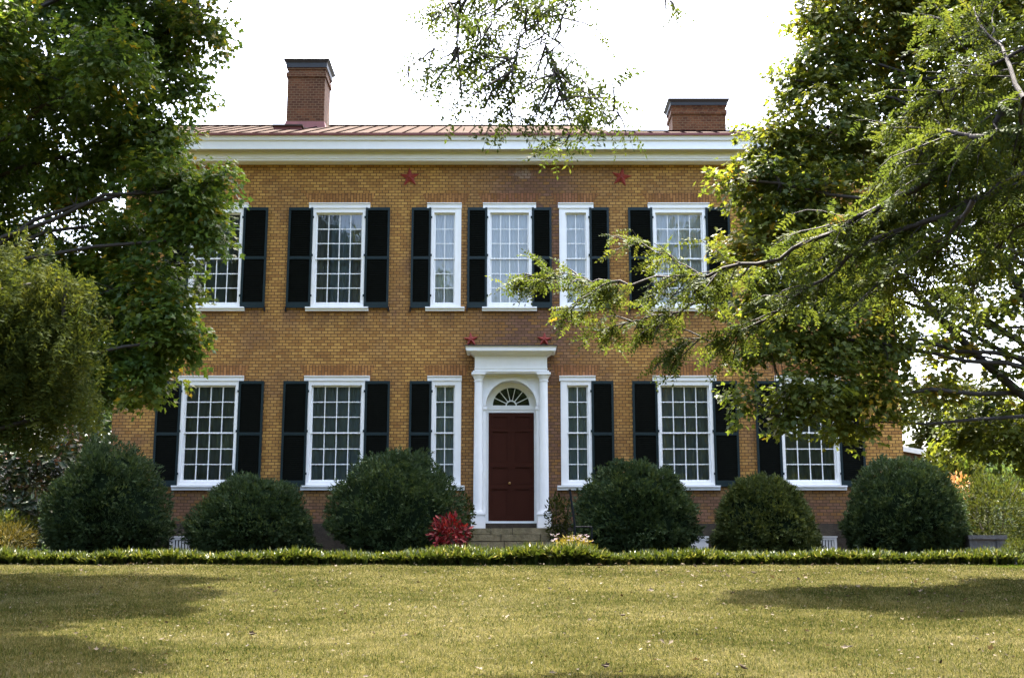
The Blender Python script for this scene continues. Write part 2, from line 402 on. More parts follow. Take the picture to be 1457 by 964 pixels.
UPZ = (fz(290), fz(297), fz(303), fz(432), fz(437), fz(443), fz(296), fz(438.5), 367)
LOZ = (fz(535), fz(542), fz(548), fz(685), fz(690), fz(697), fz(542), fz(692), 615)
# frame left, frame right, columns, shutters, curtain
UP = [(269, 346, 4, 'LR', 'curtain_grey'), (443, 520.5, 4, 'LR', 'curtain_grey'), (612, 656, 2, 'L', 'curtain_white'), (692, 758, 4, 'LR', 'curtain_white'),
      (796, 840, 2, 'R', 'curtain_white'), (928, 1006, 4, 'LR', 'curtain_white'), (1104, 1182, 4, 'LR', 'curtain_white')]
LO = [(255, 339, 4, 'LR', 'curtain_teal'), (436, 519.5, 4, 'LR', 'curtain_teal'), (612.5, 656, 2, 'L', 'curtain_teal'),
      (798, 843, 2, 'R', 'curtain_teal'), (935, 1016, 4, 'LR', 'curtain_teal'), (1110, 1194, 4, 'LR', 'curtain_teal')]
holes = []; wins = []
for row, Z in ((UP, UPZ), (LO, LOZ)):
    ym = Z[8]
    for (a, b, n, sh, cu) in row:
        x0, x1 = fx(a, ym), fx(b, ym)
        wins.append((x0, x1, n, sh, cu, Z, row is UP))
        holes.append((x0 + 0.03, x1 - 0.03, Z[4] + 0.02, Z[1] - 0.02))
DXC = fx(727.3, 640)
DW = 0.66
DOOR_HOLE = (DXC - DW, DXC + DW, ZF, fz(540))
holes.append(DOOR_HOLE)
CELL = [(241, 275), (984, 1008), (1159, 1191)]
wl = Geo()
cx_ = sorted({XL, XR} | {h[0] for h in holes} | {h[1] for h in holes})
cz_ = sorted({ZF, ZT} | {h[2] for h in holes} | {h[3] for h in holes})
for i in range(len(cx_) - 1):
    for j in range(len(cz_) - 1):
        mx_, mz_ = (cx_[i] + cx_[i + 1]) / 2, (cz_[j] + cz_[j + 1]) / 2
        if any(h[0] < mx_ < h[1] and h[2] < mz_ < h[3] for h in holes): continue
        wl.poly([(cx_[i], 0, cz_[j]), (cx_[i + 1], 0, cz_[j]), (cx_[i + 1], 0, cz_[j + 1]), (cx_[i], 0, cz_[j + 1])])
for (a, b, c, d) in holes:
    for q in ([(a,0,c),(a,.35,c),(a,.35,d),(a,0,d)], [(b,0,c),(b,0,d),(b,.35,d),(b,.35,c)], [(a,0,d),(a,.35,d),(b,.35,d),(b,0,d)], [(a,0,c),(b,0,c),(b,.35,c),(a,.35,c)]):
        wl.poly(q)
wl.poly([(XL,0,ZF),(XL,0,ZT),(XL,DEPTH,ZT),(XL,DEPTH,ZF)])
wl.poly([(XR,0,ZF),(XR,DEPTH,ZF),(XR,DEPTH,ZT),(XR,0,ZT)])
wl.poly([(XL,DEPTH,ZF),(XL,DEPTH,ZT),(XR,DEPTH,ZT),(XR,DEPTH,ZF)])
wl.build('wall', M['brick'], house)
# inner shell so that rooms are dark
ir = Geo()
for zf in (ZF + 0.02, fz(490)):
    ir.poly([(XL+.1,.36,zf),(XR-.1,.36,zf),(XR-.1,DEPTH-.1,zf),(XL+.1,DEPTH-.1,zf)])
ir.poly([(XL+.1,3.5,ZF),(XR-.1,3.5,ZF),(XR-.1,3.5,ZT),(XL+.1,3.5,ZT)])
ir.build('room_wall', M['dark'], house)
ft = Geo(); ft.box(XL - .03, XR + .03, -.03, DEPTH, -0.3, ZF); ft.build('foundation', M['footing'], house)

# jack arches
for (x0, x1, n, sh, cu, Z, up) in wins:
    ja = Geo()
    zb, zt = Z[0] + 0.005, Z[0] + 0.29
    ja.poly([(x0 - .1, -.003, zb), (x1 + .1, -.003, zb), (x1 + .22, -.003, zt), (x0 - .22, -.003, zt)])
    ja.build('jack_arch', M['arch'], house)

rng = np.random.default_rng(5)
def shutter(xa, xb, z0, z1, up, hinge_left):
    fr = Geo(); s = 0.055
    y0, y1 = -.075, -.035
    zm = z0 + (z1 - z0) * 0.495
    fr.box(xa, xa + s, y0, y1, z0, z1); fr.box(xb - s, xb, y0, y1, z0, z1)
    fr.box(xa + s, xb - s, y0 + .002, y1, z0, z0 + 0.15); fr.box(xa + s, xb - s, y0 + .002, y1, z1 - .075, z1)
    fr.box(xa + s, xb - s, y0 + .002, y1, zm - .035, zm + .035)
    hx = xa if hinge_left else xb
    for k in (0.12, 0.52, 0.9):
        zz = z0 + (z1 - z0) * k
        fr.box(hx - .03, hx + .03, y0 - .01, y0 + .0, zz - .03, zz + .03)
    o = fr.build('shutter', M['shutter_frame'], house)
    sl = Geo()
    for (za, zb) in ((z0 + .15, zm - .035), (zm + .035, z1 - .075)):
        n = max(3, int((zb - za) / 0.048)); st = (zb - za) / n
        for i in range(n):
            z = za + st * (i + .5)
            V = [(xa + s, y0 + .008, z - .018), (xb - s, y0 + .008, z - .018), (xb - s, y1 - .004, z + .022), (xa + s, y1 - .004, z + .022)]
            V2 = [(a, b + .003, c + .008) for a, b, c in V]
            sl.add(V + V2, np.array([(0,1,2,3),(7,6,5,4),(0,4,5,1),(2,6,7,3),(1,5,6,2),(0,3,7,4)]))
        sl.poly([(xa + s, y1 - .002, za), (xb - s, y1 - .002, za), (xb - s, y1 - .002, zb), (xa + s, y1 - .002, zb)])
    sl.build('louvre', M['shutter'], o)
    # iron hold-back
    hb = Geo(); hb.box((xa if not hinge_left else xb) - .015, (xa if not hinge_left else xb) + .015, y0 - .012, -.0, z0 - .09, z0 + .03)
    hb.build('hold_back', M['iron'], o)

def curtain(x0, x1, z0, z1, y, mat, par, amp=.03, per=.13, seed=0):
    g = Geo(); r = np.random.default_rng(seed)
    n = max(8, int((x1 - x0) / .012)); x = np.linspace(x0, x1, n)
    ph = np.cumsum(r.normal(0, .25, n)) * .35
    yy = y + amp * np.sin(x * 2 * math.pi / per + ph) + amp * .4 * np.sin(x * 2 * math.pi / (per * .43) + 2 * ph)
    V = np.concatenate([np.stack([x, yy, np.full(n, z0)], 1), np.stack([x, yy, np.full(n, z1)], 1)])
    i = np.arange(n - 1); g.add(V, np.stack([i, i + 1, i + 1 + n, i + n], 1))
    return g.build('curtain', M[mat], par, smooth=True)

for wi, (x0, x1, ncol, sh, cu, Z, up) in enumerate(wins):
    zc1, zc0, zg1, zg0, zs1, zs0, zsh1, zsh0, ym = Z
    jw = 0.10
    wide = ncol == 4
    # which jamb is the broad one on the narrow side lights
    jl, jr = jw, jw
    if not wide:
        if x1 < 0: jl, jr = .10, .16
        else: jl, jr = .16, .10
    fr = Geo()
    fr.box(x0, x0 + jl, -.05, .12, zs1, zc0); fr.box(x1 - jr, x1, -.05, .12, zs1, zc0)
    fr.box(x0 + jl, x1 - jr, -.045, .12, zg1 + .0, zc0); fr.box(x0 + jl, x1 - jr, -.04, .12, zs1, zg0 - 0.0)
    fr.box(x0 + .03, x0 + .05, -.058, -.05, zs1, zc0); fr.box(x1 - .05, x1 - .03, -.058, -.05, zs1, zc0)
    o = fr.build('window', M['white'], house)
    lt = Geo()
    lx0, lx1 = x0 - .09, x1 + .09
    if not wide:
        if x1 < 0: lx1 = x1 + .01
        else: lx0 = x0 - .03
    lt.prism([(0.0, zc0), (-.075, zc0), (-.075, zc1 - .03), (-.11, zc1 - .02), (-.11, zc1), (0, zc1 + .012)], lx0, lx1)
    lt.build('window_cap', M['cornice'], o)
    si = Geo(); sx0, sx1 = x0 - .10, x1 + .10
    si.prism([(0.1, zs1), (-.14, zs1 - .012), (-.14, zs1 - .05), (-.09, zs1 - .055), (-.09, zs0), (0.0, zs0)], sx0, sx1)
    si.build('window_sill', M['cornice'], o)
    gx0, gx1 = x0 + jl, x1 - jr
    zm = fz(ym)
    sa = Geo(); st = .035; mw = .011
    for (za, zb, y) in ((zm - .02, zg1, .045), (zg0, zm + .02, .085)):
        b_rail = .055 if za == zg0 else .035
        sa.box(gx0, gx0 + st, y, y + .035, za, zb); sa.box(gx1 - st, gx1, y, y + .035, za, zb)
        sa.box(gx0 + st, gx1 - st, y + .001, y + .034, zb - st, zb); sa.box(gx0 + st, gx1 - st, y + .001, y + .034, za, za + b_rail)
        ax0, ax1, az0, az1 = gx0 + st, gx1 - st, za + b_rail, zb - st
        for k in range(1, ncol):
            xx = ax0 + (ax1 - ax0) * k / ncol; sa.box(xx - mw, xx + mw, y + .004, y + .03, az0, az1)
        for k in (1, 2):
            zz = az0 + (az1 - az0) * k / 3
            sa.box(ax0, ax1, y + .006, y + .028, zz - mw, zz + mw)
    sa.build('sash', M['sash'], o)
    pn = Geo()
    for (za, zb, y) in ((zm, zg1 - .01, .064), (zg0 + .01, zm, .104)):
        # every pane of old glass sits at its own slight angle
        for i in range(ncol):
            for j in range(3):
                xa, xb = gx0 + .02 + (gx1 - gx0 - .04) * i / ncol, gx0 + .02 + (gx1 - gx0 - .04) * (i + 1) / ncol
                z_a, z_b = za + (zb - za) * j / 3, za + (zb - za) * (j + 1) / 3
                d = rng.normal(0, .0022, 4)
                pn.poly([(xa, y + d[0], z_a), (xb, y + d[1], z_a), (xb, y + d[2], z_b), (xa, y + d[3], z_b)])
    pn.build('pane', M['glass'], o)
    if cu == 'curtain_grey':
        wq = (gx1 - gx0)
        curtain(gx0 - .05, gx0 + wq * .30, zg0 - .1, zg1 + .1, .22, cu, o, seed=wi)
        curtain(gx1 - wq * .22, gx1 + .05, zg0 - .1, zg1 + .1, .22, cu, o, seed=wi + 40)
        curtain(gx0 - .1, gx1 + .1, zg0 - .1, zg1 + .1, .33, 'curtain_teal', o, seed=wi + 80, amp=.02)
    else:
        curtain(gx0 - .1, gx1 + .1, zg0 - .1, zg1 + .1, .19, cu, o, seed=wi, amp=.02 if up else .035, per=.12)
    gap = .012; swid = .63 if wide else .56
    if up and 3.0 > abs((x0 + x1) / 2): swid = .51
    if 'L' in sh: shutter(x0 - gap - swid + .03, x0 + .02, zsh0, zsh1, up, False)
    if 'R' in sh: shutter(x1 - .02, x1 + gap + swid - .03, zsh0, zsh1, up, True)

# main cornice
oh = 0.62
zA, zB = fz(212, -oh), fz(193, -oh)         # fascia
zC = fz(220, -.15); zD = fz(228, -.1)
co = Geo()
h_ = zB - zA
yb_ = -.36
co.prism([(0, fz(228, yb_)), (yb_ + .03, fz(228, yb_)), (yb_ + .03, fz(228, yb_) + .035), (yb_, fz(228, yb_) + .045), (yb_, zA), (yb_, zA + .025), (0, zA + .025)], XL - .0, XR + .0)
co.prism([(-.15, zA + .03), (-oh + .02, zA + .03), (-oh + .02, zA), (-oh - .0, zA), (-oh, zA + h_ * .60), (-oh - .055, zA + h_ * .64), (-oh - .055, zA + h_ * .70), (-oh - .085, zA + h_ * .92), (-oh - .085, zB), (-.15, zB)], XL - oh, XR + oh)
for xx in (XL - oh, XR):                    # returns along the gable sides
    co.box(xx, xx + oh, .0, DEPTH, zA + .022, zB - .003)
co.build('cornice', M['cornice'], house)
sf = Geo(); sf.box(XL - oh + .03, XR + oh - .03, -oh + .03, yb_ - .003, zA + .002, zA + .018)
sf.build('soffit', paint('soffit_bounce_tint', (0.50, 0.46, 0.32), .6, .12, 5), house)  # olive cream: light bounced up from the lawn is put into the colour

# roof: front slope seen at a grazing angle, left part rising to a higher ridge than the right
EY = -oh - .11
ZE = zB + .02
RY = 4.9; RZ = fz(179.5, RY)
slope = (RZ - ZE) / (RY - EY)
# depth where the same slope shows at photo row 187.5
def show_row(Y): 
    z = ZE + slope * (Y - EY); d = Y - CAM.y
    ang = math.atan2(z - CAM.z, d) - PITCH
    return 482 - F * math.tan(ang)
YR = EY
while show_row(YR) > 187.3 and YR < 4.8: YR += .02
RZR = ZE + slope * (YR - EY)
hx0, hx1 = at(838, 180, RY).x, at(868, 187, YR).x
rf = Geo()
xe0, xe1 = XL - oh - .05, XR + oh + .05
rf.add([(xe0, EY, ZE), (xe1, EY, ZE), (xe1, YR, RZR), (hx1, YR, RZR), (hx0, RY, RZ), (xe0, RY, RZ)], np.array([[0, 1, 2, 3, 4, 5]]))
rf.add([(xe0, RY, RZ), (hx0, RY, RZ), (hx0 + 1.2, DEPTH + .7, ZE), (xe0, DEPTH + .7, ZE)], np.array([[0, 1, 2, 3]]))
rf.add([(hx0, RY, RZ), (hx1, YR, RZR), (hx0 + 1.2, DEPTH + .7, ZE)], np.array([[0, 1, 2]]))
rf.add([(hx1, YR, RZR), (xe1, YR, RZR), (xe1, DEPTH + .7, ZE), (hx0 + 1.2, DEPTH + .7, ZE)], np.array([[0, 1, 2, 3]]))
rf.add([(xe0, EY, ZE), (xe0, RY, RZ), (xe0, DEPTH + .7, ZE)], np.array([[0, 1, 2]]))
rf.add([(xe1, EY, ZE), (xe1, YR, RZR), (xe1, DEPTH + .7, ZE)], np.array([[0, 2, 1]]))
ro = rf.build('roof', M['roof'], house)
sm = Geo()
x = xe0 + .2
while x < xe1 - .1:
    yt = RY if x < hx0 else (YR if x > hx1 else RY + (YR - RY) * (x - hx0) / (hx1 - hx0))
    zt = ZE + slope * (yt - EY)
    sm.prism([(EY, ZE + .004), (yt, zt + .004), (yt, zt + .03), (EY, ZE + .03)], x - .008, x + .008)
    x += .43
sm.prism([(RY - .04, RZ - .01), (RY + .04, RZ - .01), (RY + .04, RZ + .035), (RY - .04, RZ + .035)], xe0, hx0)
sm.prism([(YR - .03, RZR - .008), (YR + .04, RZR - .008), (YR + .04, RZR + .03), (YR - .03, RZR + .03)], hx1, xe1)
sm.build('roof_seam', M['seam'], ro)
dr = Geo(); dr.prism([(EY - .025, ZE - .05), (EY + .05, ZE - .05), (EY + .05, ZE - .004), (EY - .025, ZE + .012)], xe0, xe1)
dr.build('drip_edge', M['flash'], ro)
ht = Geo(); hY = 1.9
ha, hb_ = at(390, 188, hY).x, at(428, 188, hY).x
zh = ZE + slope * (hY - EY)
ht.box(ha, hb_, hY, hY + .9, zh - .1, zh + .1)
ho = ht.build('roof_hatch', M['flash'], ro)
hl = Geo(); hl.box(ha - .05, hb_ + .05, hY - .06, hY + .95, zh + .1, zh + .14); hl.build('hatch_lid', M['roof'], ho)

def chimney(pxl, pxr, ptop, pcap, Y, depth, zbase, flash_top):
    xa, xb = at(pxl, 150, Y).x, at(pxr, 150, Y).x
    zt, zc = fz(ptop, Y), fz(pcap, Y)
    c = Geo(); c.box(xa, xb, Y, Y + depth, zbase, zc + .05)
    c.box(xa - .04, xb + .04, Y - .04, Y + depth + .04, zc - .24, zc - .10)
    c.box(xa - .025, xb + .025, Y - .025, Y + depth + .025, zc - .0, zc + .05)
    o = c.build('chimney', M['chimney'], house)
    k = Geo(); e = .07
    k.box(xa - .05, xb + .05, Y - .05, Y + depth + .05, zc + .05, zt - .10)
    V = []
    for (q, z) in ((.05, zt - .10), (.13, zt)):
        V += [(xa - q, Y - q, z), (xb + q, Y - q, z), (xb + q, Y + depth + q, z), (xa - q, Y + depth + q, z)]
    k.add(V, np.array([(0,1,5,4),(1,2,6,5),(2,3,7,6),(3,0,4,7),(4,5,6,7)]))
    k.build('chimney_cap', M['cap'], o)
    if flash_top:
        zf = fz(flash_top, Y); f = Geo()
        V = []
        for (q, z) in ((.09, zf - .5), (.02, zf)):
            V += [(xa - q, Y - q, z), (xb + q, Y - q, z), (xb + q, Y + depth + q, z), (xa - q, Y + depth + q, z)]
        f.add(V, np.array([(0,1,5,4),(1,2,6,5),(2,3,7,6),(3,0,4,7),(4,5,6,7)]))
        f.build('chimney_flashing', M['flash'], o)
chimney(408, 461.5, 86, 99, 3.9, 1.05, ZE, 173)
chimney(956, 1032, 142, 152.5, 5.6, 1.0, ZE, None)

# wall stars
def star(px, py, r, tilt):
    c = at(px, py, -.02); g = Geo()
    V = [(c.x, -.085, c.z)]
    for k in range(10):
        a = math.pi / 2 + tilt + k * math.pi / 5; q = r if k % 2 == 0 else r * .40
        V.append((c.x + q * math.cos(a), -.025, c.z + q * math.sin(a)))
    for k in range(1, 11): V.append((V[k][0], .0, V[k][2]))
    g.add(V, [np.array([(0, 1 + (k + 1) % 10, 1 + k) for k in range(10)]), np.array([(1 + k, 1 + (k + 1) % 10, 11 + (k + 1) % 10, 11 + k) for k in range(10)])])
    g.lathe(0, 0, [(0.001, 0), (.03, 0), (.03, .03), (.001, .03)], 8)
    v = g.v[-1]; g.v[-1] = np.stack([v[:, 0] + c.x, -.08 - v[:, 2], v[:, 1] + c.z], 1)
    g.build('wall_star', M['red'], house)
star(583, 252, .27, R(2)); star(884, 252, .27, R(-11)); star(670, 483, .20, R(4)); star(774.5, 483, .20, R(-3))

# cellar windows
for (a, b) in CELL:
    g = Geo(); yb = -.5
    x0, x1 = fx(a, 775, yb), fx(b, 775, yb); z1 = fz(764, yb); z0 = 0.0
    g.box(x0, x1, yb, yb + .06, z1 - .06, z1); g.box(x0, x0 + .06, yb, yb + .06, z0, z1 - .06); g.box(x1 - .06, x1, yb, yb + .06, z0, z1 - .06)
    g.box(x0 - .02, x1 + .02, yb - .01, -.035, z1, z1 + .03)
    n = 6
    for k in range(n):
        xx = x0 + .06 + (x1 - x0 - .12) * (k + .5) / n; g.box(xx - .022, xx + .022, yb + .01, yb + .05, z0, z1 - .06)
    g.box(x0 + .06, x1 - .06, yb + .012, yb + .048, z0 + .05, z0 + .10)
    o = g.build('cellar_grille', M['white'], house)
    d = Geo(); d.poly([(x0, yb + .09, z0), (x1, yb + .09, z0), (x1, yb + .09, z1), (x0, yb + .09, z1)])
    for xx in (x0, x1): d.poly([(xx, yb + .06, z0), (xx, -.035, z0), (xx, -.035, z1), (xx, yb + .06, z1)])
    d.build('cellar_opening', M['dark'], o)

# low wing on the far right side
wg = Geo(); Yw = 6.0
xa, xb = XR + .001, at(1312, 640, Yw).x
za, zb = at(1285, 626, Yw).z, at(1312, 645, Yw).z
wg.add([(xa, Yw, 0), (xb, Yw, 0), (xb, Yw, zb), (xa, Yw, za), (xa, Yw + 3, 0), (xb, Yw + 3, 0), (xb, Yw + 3, zb), (xa, Yw + 3, za)],
       np.array([(0,1,2,3),(1,5,6,2),(5,4,7,6),(3,2,6,7)]))
wo = wg.build('side_wing', M['chimney'], house)
vb = Geo()
vb.add([(xa, Yw - .08, za), (xb + .08, Yw - .08, zb - .05), (xb + .08, Yw - .08, zb + .10), (xa, Yw - .08, za + .15), (xa, Yw + 3, za), (xb + .08, Yw + 3, zb - .05), (xb + .08, Yw + 3, zb + .10), (xa, Yw + 3, za + .15)],
       np.array([(0,1,2,3),(1,5,6,2),(3,2,6,7),(0,4,5,1)]))
vb.build('barge_board', M['white'], wo)

# entrance surround: engaged columns, entablature, arched opening
sur = Geo()
yb = -.06
px_l, px_r = DXC - .92, DXC + .92
z_spr = fz(577, yb); r_o = .64
z0s = fz(751, -.1); z_ent = fz(530, -.1)
for (a, b) in ((px_l, DXC - r_o), (DXC + r_o, px_r)): sur.box(a, b, yb, .0, z0s, z_spr)
na = 24
arc = [(DXC + r_o * math.cos(math.pi * k / na), z_spr + r_o * math.sin(math.pi * k / na)) for k in range(na + 1)]
for k in range(na):
    (xa, za), (xb, zb) = arc[k], arc[k + 1]
    xta = px_r if k == 0 else xa; xtb = px_l if k == na - 1 else xb
    sur.poly([(xb, yb, zb), (xa, yb, za), (xta, yb, z_ent), (xtb, yb, z_ent)])
    # soffit
    sur.poly([(xa, yb, za), (xb, yb, zb), (xb, .33, zb), (xa, .33, za)])
sur.poly([(px_r, yb, z_spr), (px_r, yb, z_ent), (DXC + r_o, yb, z_spr)]); sur.poly([(px_l, yb, z_spr), (DXC - r_o, yb, z_spr), (px_l, yb, z_ent)])
for s in (-1, 1):
    sur.box(min(DXC + s * r_o, DXC + s * (r_o + .02)), max(DXC + s * r_o, DXC + s * (r_o + .02)), yb + .003, .33, z0s, z_spr - .003)
    sur.poly([(px_r if s > 0 else px_l, yb, z0s), (px_r if s > 0 else px_l, 0, z0s), (px_r if s > 0 else px_l, 0, z_ent), (px_r if s > 0 else px_l, yb, z_ent)])
po = sur.build('door_surround', M['white'], house)
# archivolt with imposts
av = Geo()
for k in range(na):
    a0, a1 = math.pi * k / na, math.pi * (k + 1) / na
    for (ra, rb, y) in ((r_o - .0, r_o + .05, yb - .05), (r_o + .05, r_o + .10, yb - .03)):
        p = [(DXC + r * math.cos(a), z_spr + r * math.sin(a)) for r, a in ((ra, a0), (rb, a0), (rb, a1), (ra, a1))]
        V = [(x_, y, z_) for x_, z_ in p] + [(x_, yb + .01, z_) for x_, z_ in p]
        av.add(V, np.array([(0,1,2,3),(1,5,6,2),(0,3,7,4)]))
for s in (-1, 1):
    c = DXC + s * (r_o + .05)
    av.box(c - .085, c + .085, yb - .075, yb - .0, z_spr - .10, z_spr - .02)
    av.box(c - .055, c + .055, yb - .045, yb - .0, z0s, z_spr - .10)
av.build('archivolt', M['white'], po)
yc = -.24
for pxx in (680.5, 774):
    cxx = at(pxx, 640, yc).x
    zt, zb = fz(543, yc), fz(727, yc); ztop = fz(530.5, yc)
    c = Geo(); r0, r1 = .118, .100
    prof = [(r0, zb)] + [(r0 - (r0 - r1) * (t ** 1.6), zb + (zt - zb) * t) for t in np.linspace(.1, 1, 10)]
    prof += [(r1 + .02, zt + .005), (r1 + .02, zt + .03), (r1, zt + .035), (r1 + .005, zt + .05), (r1 + .06, ztop - .06), (r1 + .06, ztop - .055)]
    c.lathe(cxx, yc, prof, 24)
    o = c.build('column', M['white'], po)
    k = Geo(); k.box(cxx - .175, cxx + .175, yc - .175, yb, ztop - .055, ztop); k.build('capital', M['white'], o)
    b = Geo(); zpl = fz(751, yc - .17)
    b.box(cxx - .165, cxx + .165, yc - .165, yb, zpl, zb - .09)
    b.box(cxx - .18, cxx + .18, yc - .18, yb, zb - .09, zb - .045); b.box(cxx - .15, cxx + .15, yc - .15, yb, zb - .045, zb)
    b.build('plinth', M['white'], o)
    # pilaster behind the column
    q = Geo(); q.box(cxx - .10, cxx + .10, yb - .03, yb, zpl, ztop - .06); q.build('pilaster', M['white'], o)
en = Geo()
ye = -.36
xe_l, xe_r = at(675.5, 517, ye).x, at(778.5, 517, ye).x
za0 = fz(530.5, ye); zf0 = fz(527, ye); zf1 = fz(506, ye)
en.box(xe_l - .02, xe_r + .02, ye, yb, za0, zf0 - .03)
en.box(xe_l - .045, xe_r + .045, ye - .03, yb, zf0 - .03, zf0)
en.box(xe_l, xe_r, ye + .005, yb, zf0, zf1)
en.box(xe_l - .01, xe_r + .01, ye - .012, yb, zf0 + .05, zf0 + .065)
# triglyph drops
for k in range(5):
    xx = xe_l + (xe_r - xe_l) * (k + .08) / 4.16
    en.poly([(xx - .02, ye - .002, zf1 - .03), (xx, ye - .012, zf1 - .065), (xx + .02, ye - .002, zf1 - .03)])
# crown: flaring cavetto then fascia
yp = ye - .26
zt_ = fz(493.5, yp); zfa = fz(498.5, yp)
lev = [(0.0, ye, zf1), (.05, ye - .05, zf1 + .03), (.12, ye - .15, zf1 + .08), (.18, yp + .02, zfa - .02), (.20, yp + .0, zfa - .005), (.20, yp, zfa), (.21, yp - .01, zfa), (.21, yp - .01, zt_), (.24, yp - .04, zt_ + .02)]
V = []; Fc = []
for (e, y, z) in lev: V += [(xe_l - e, 0, z), (xe_l - e, y, z), (xe_r + e, y, z), (xe_r + e, 0, z)]
for i in range(len(lev) - 1):
    for k in range(3): Fc.append((i*4+k, i*4+k+1, i*4+4+k+1, i*4+4+k))
Fc.append(tuple(range(len(lev)*4-4, len(lev)*4)))
en.add(V, np.array(Fc))
eo = en.build('entablature', M['white'], po)
ld = Geo(); ld.box(xe_l - .25, xe_r + .25, yp - .05, 0, zt_ + .022, zt_ + .05); ld.build('lead_cover', M['cap'], eo)

# door leaves, fanlight, threshold
yd = .30
zd0, zd1 = fz(741, yd), fz(587, yd)
xd0, xd1 = at(695, 660, yd).x, at(760, 660, yd).x
zf_ = fz(577, yd)
df = Geo()
for s in (-1, 1):
    a = xd0 if s < 0 else xd1; e = DXC + s * r_o
    df.box(min(a, e), max(a, e), yd - .05, yd + .1, zd0 - .05, zf_)
df.box(xd0, xd1, yd - .045, yd + .1, zd1, zd1 + .07); df.box(xd0, xd1, yd - .065, yd + .1, zd1 + .07, zf_)
df.box(DXC - r_o, DXC + r_o, yd - .08, yd + .1, zd0 - .06, zd0)
dfo = df.build('door_frame', M['white'], house)
gp = Geo(); gp.box(DXC - r_o + .02, DXC + r_o - .02, .06, .55, ZF - .1, zd0 - .062); gp.build('threshold', M['grey'], dfo)
xm = (xd0 + xd1) / 2
for (a, b, hs) in ((xd0 + .004, xm - .004, 1), (xm + .004, xd1 - .004, -1)):
    d = Geo(); d.box(a, b, yd, yd + .05, zd0, zd1)
    H = zd1 - zd0
    pan = [(.03, .30), (.34, .50), (.54, .83), (.86, .97)]
    s = .075
    # stiles and rails stand proud of the panels
    d.box(a, a + s, yd - .022, yd, zd0, zd1); d.box(b - s, b, yd - .022, yd, zd0, zd1)
    lv = [0] + [q for p_ in pan for q in p_] + [1]
    for i in range(0, len(lv), 2): d.box(a + s, b - s, yd - .022, yd, zd0 + H * lv[i], zd0 + H * lv[i + 1])
    for (p0, p1) in pan:
        q0, q1 = zd0 + H * p0, zd0 + H * p1
        for (u0, u1, v0, v1) in ((a + s, a + s + .02, q0, q1), (b - s - .02, b - s, q0, q1), (a + s + .02, b - s - .02, q0, q0 + .02), (a + s + .02, b - s - .02, q1 - .02, q1)):
            d.box(u0, u1, yd - .03, yd, v0, v1)
    o = d.build('door', M['door'], house)
    if hs == 1:
        k = Geo(); k.lathe(0, 0, [(.001, 0), (.03, 0), (.012, .02), (.012, .04), (.03, .05), (.03, .07), (.001, .08)], 10)
        v = k.v[-1]; zk = fz(687, yd); k.v[-1] = np.stack([v[:, 0] + b - .04, yd - .022 - v[:, 2], v[:, 1] + zk], 1)
        k.build('door_knob', M['brass'], o)
g = Geo(); g.box(xm - .014, xm + .014, yd - .034, yd - .001, zd0 + .002, zd1 - .002); g.build('door', M['door'], house).name = 'door_bead'
fl = Geo(); rf_ = r_o - .14
zfc = zf_ + .0
for k in range(na):
    a0, a1 = math.pi * k / na, math.pi * (k + 1) / na
    for (ra, rb, y) in ((rf_, r_o, yd - .02), (rf_ - .03, rf_, yd - .0), (.115, .145, yd - .005)):
        p = [(DXC + r * math.cos(a), zfc + r * math.sin(a)) for r, a in ((ra, a0), (rb, a0), (rb, a1), (ra, a1))]
        V = [(x_, y, z_) for x_, z_ in p] + [(x_, yd + .06, z_) for x_, z_ in p]
        fl.add(V, np.array([(0,1,2,3),(1,5,6,2),(0,3,7,4)]))
for k in range(1, 7):
    a = math.pi * k / 7
    ca, sa_ = math.cos(a), math.sin(a); h = .008
    p = [(DXC + r * ca - q * sa_, zfc + r * sa_ + q * ca) for r, q in ((.14, -h), (rf_ - .02, -h), (rf_ - .02, h), (.14, h))]
    V = [(x_, yd - .002, z_) for x_, z_ in p] + [(x_, yd + .04, z_) for x_, z_ in p]
    fl.add(V, np.array([(0,1,2,3),(0,4,5,1),(2,6,7,3)]))
fo = fl.build('fanlight', M['sash'], house)
gp = Geo(); gp.poly([(DXC + rf_ * math.cos(math.pi * k / na), yd + .03, zfc + rf_ * math.sin(math.pi * k / na)) for k in range(na + 1)])
gp.build('pane', M['glass'], fo)
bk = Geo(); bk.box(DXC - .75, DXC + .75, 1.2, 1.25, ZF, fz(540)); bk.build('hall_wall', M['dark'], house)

# ------------------------------------------------------------------ steps and rail
steps = thing('entrance_steps', 'mossy stone steps leading up to the red double front door', 'steps')
rs = np.random.default_rng(11)
xs0, xs1 = at(667, 760, -1.2).x, at(803, 760, -1.2).x
ztop = fz(751, -.45)
n = 5; rise = ztop / n
for k in range(n):
    y1 = -.45 - .06 - k * .30; zt = ztop - k * rise
    g = Geo(); x = xs0 - .02 * k
    while x < xs1 - .05:
        wd = min(rs.uniform(.45, .95), xs1 - x)
        if xs1 - x - wd < .25: wd = xs1 - x
        yj = rs.uniform(-.03, .03); za_ = zt - rise + rs.uniform(.008, .02)
        g.box(x + .008, x + wd - .008, (-.0 if k == 0 else -.45 - .06 - (k - 1) * .30 - .0) if k else -.03, y1 - .30 + yj, za_, zt + rs.uniform(-.012, .004))
        x += wd
    g.build('step', M['stone'], steps)
rail = thing('handrail', 'slim dark iron rail standing at the left edge of the bush right of the steps', 'handrail')
g = Geo(); yr = -3.75
a, b, c = at(811, 697, yr), at(818, 749, yr), at(842, 749, yr)
g.tube([a, b, (b.x + .01, yr, 0)], [.024, .022, .022]); g.tube([c, (c.x, yr, 0)], [.018, .018]); g.build('post', M['iron'], rail)
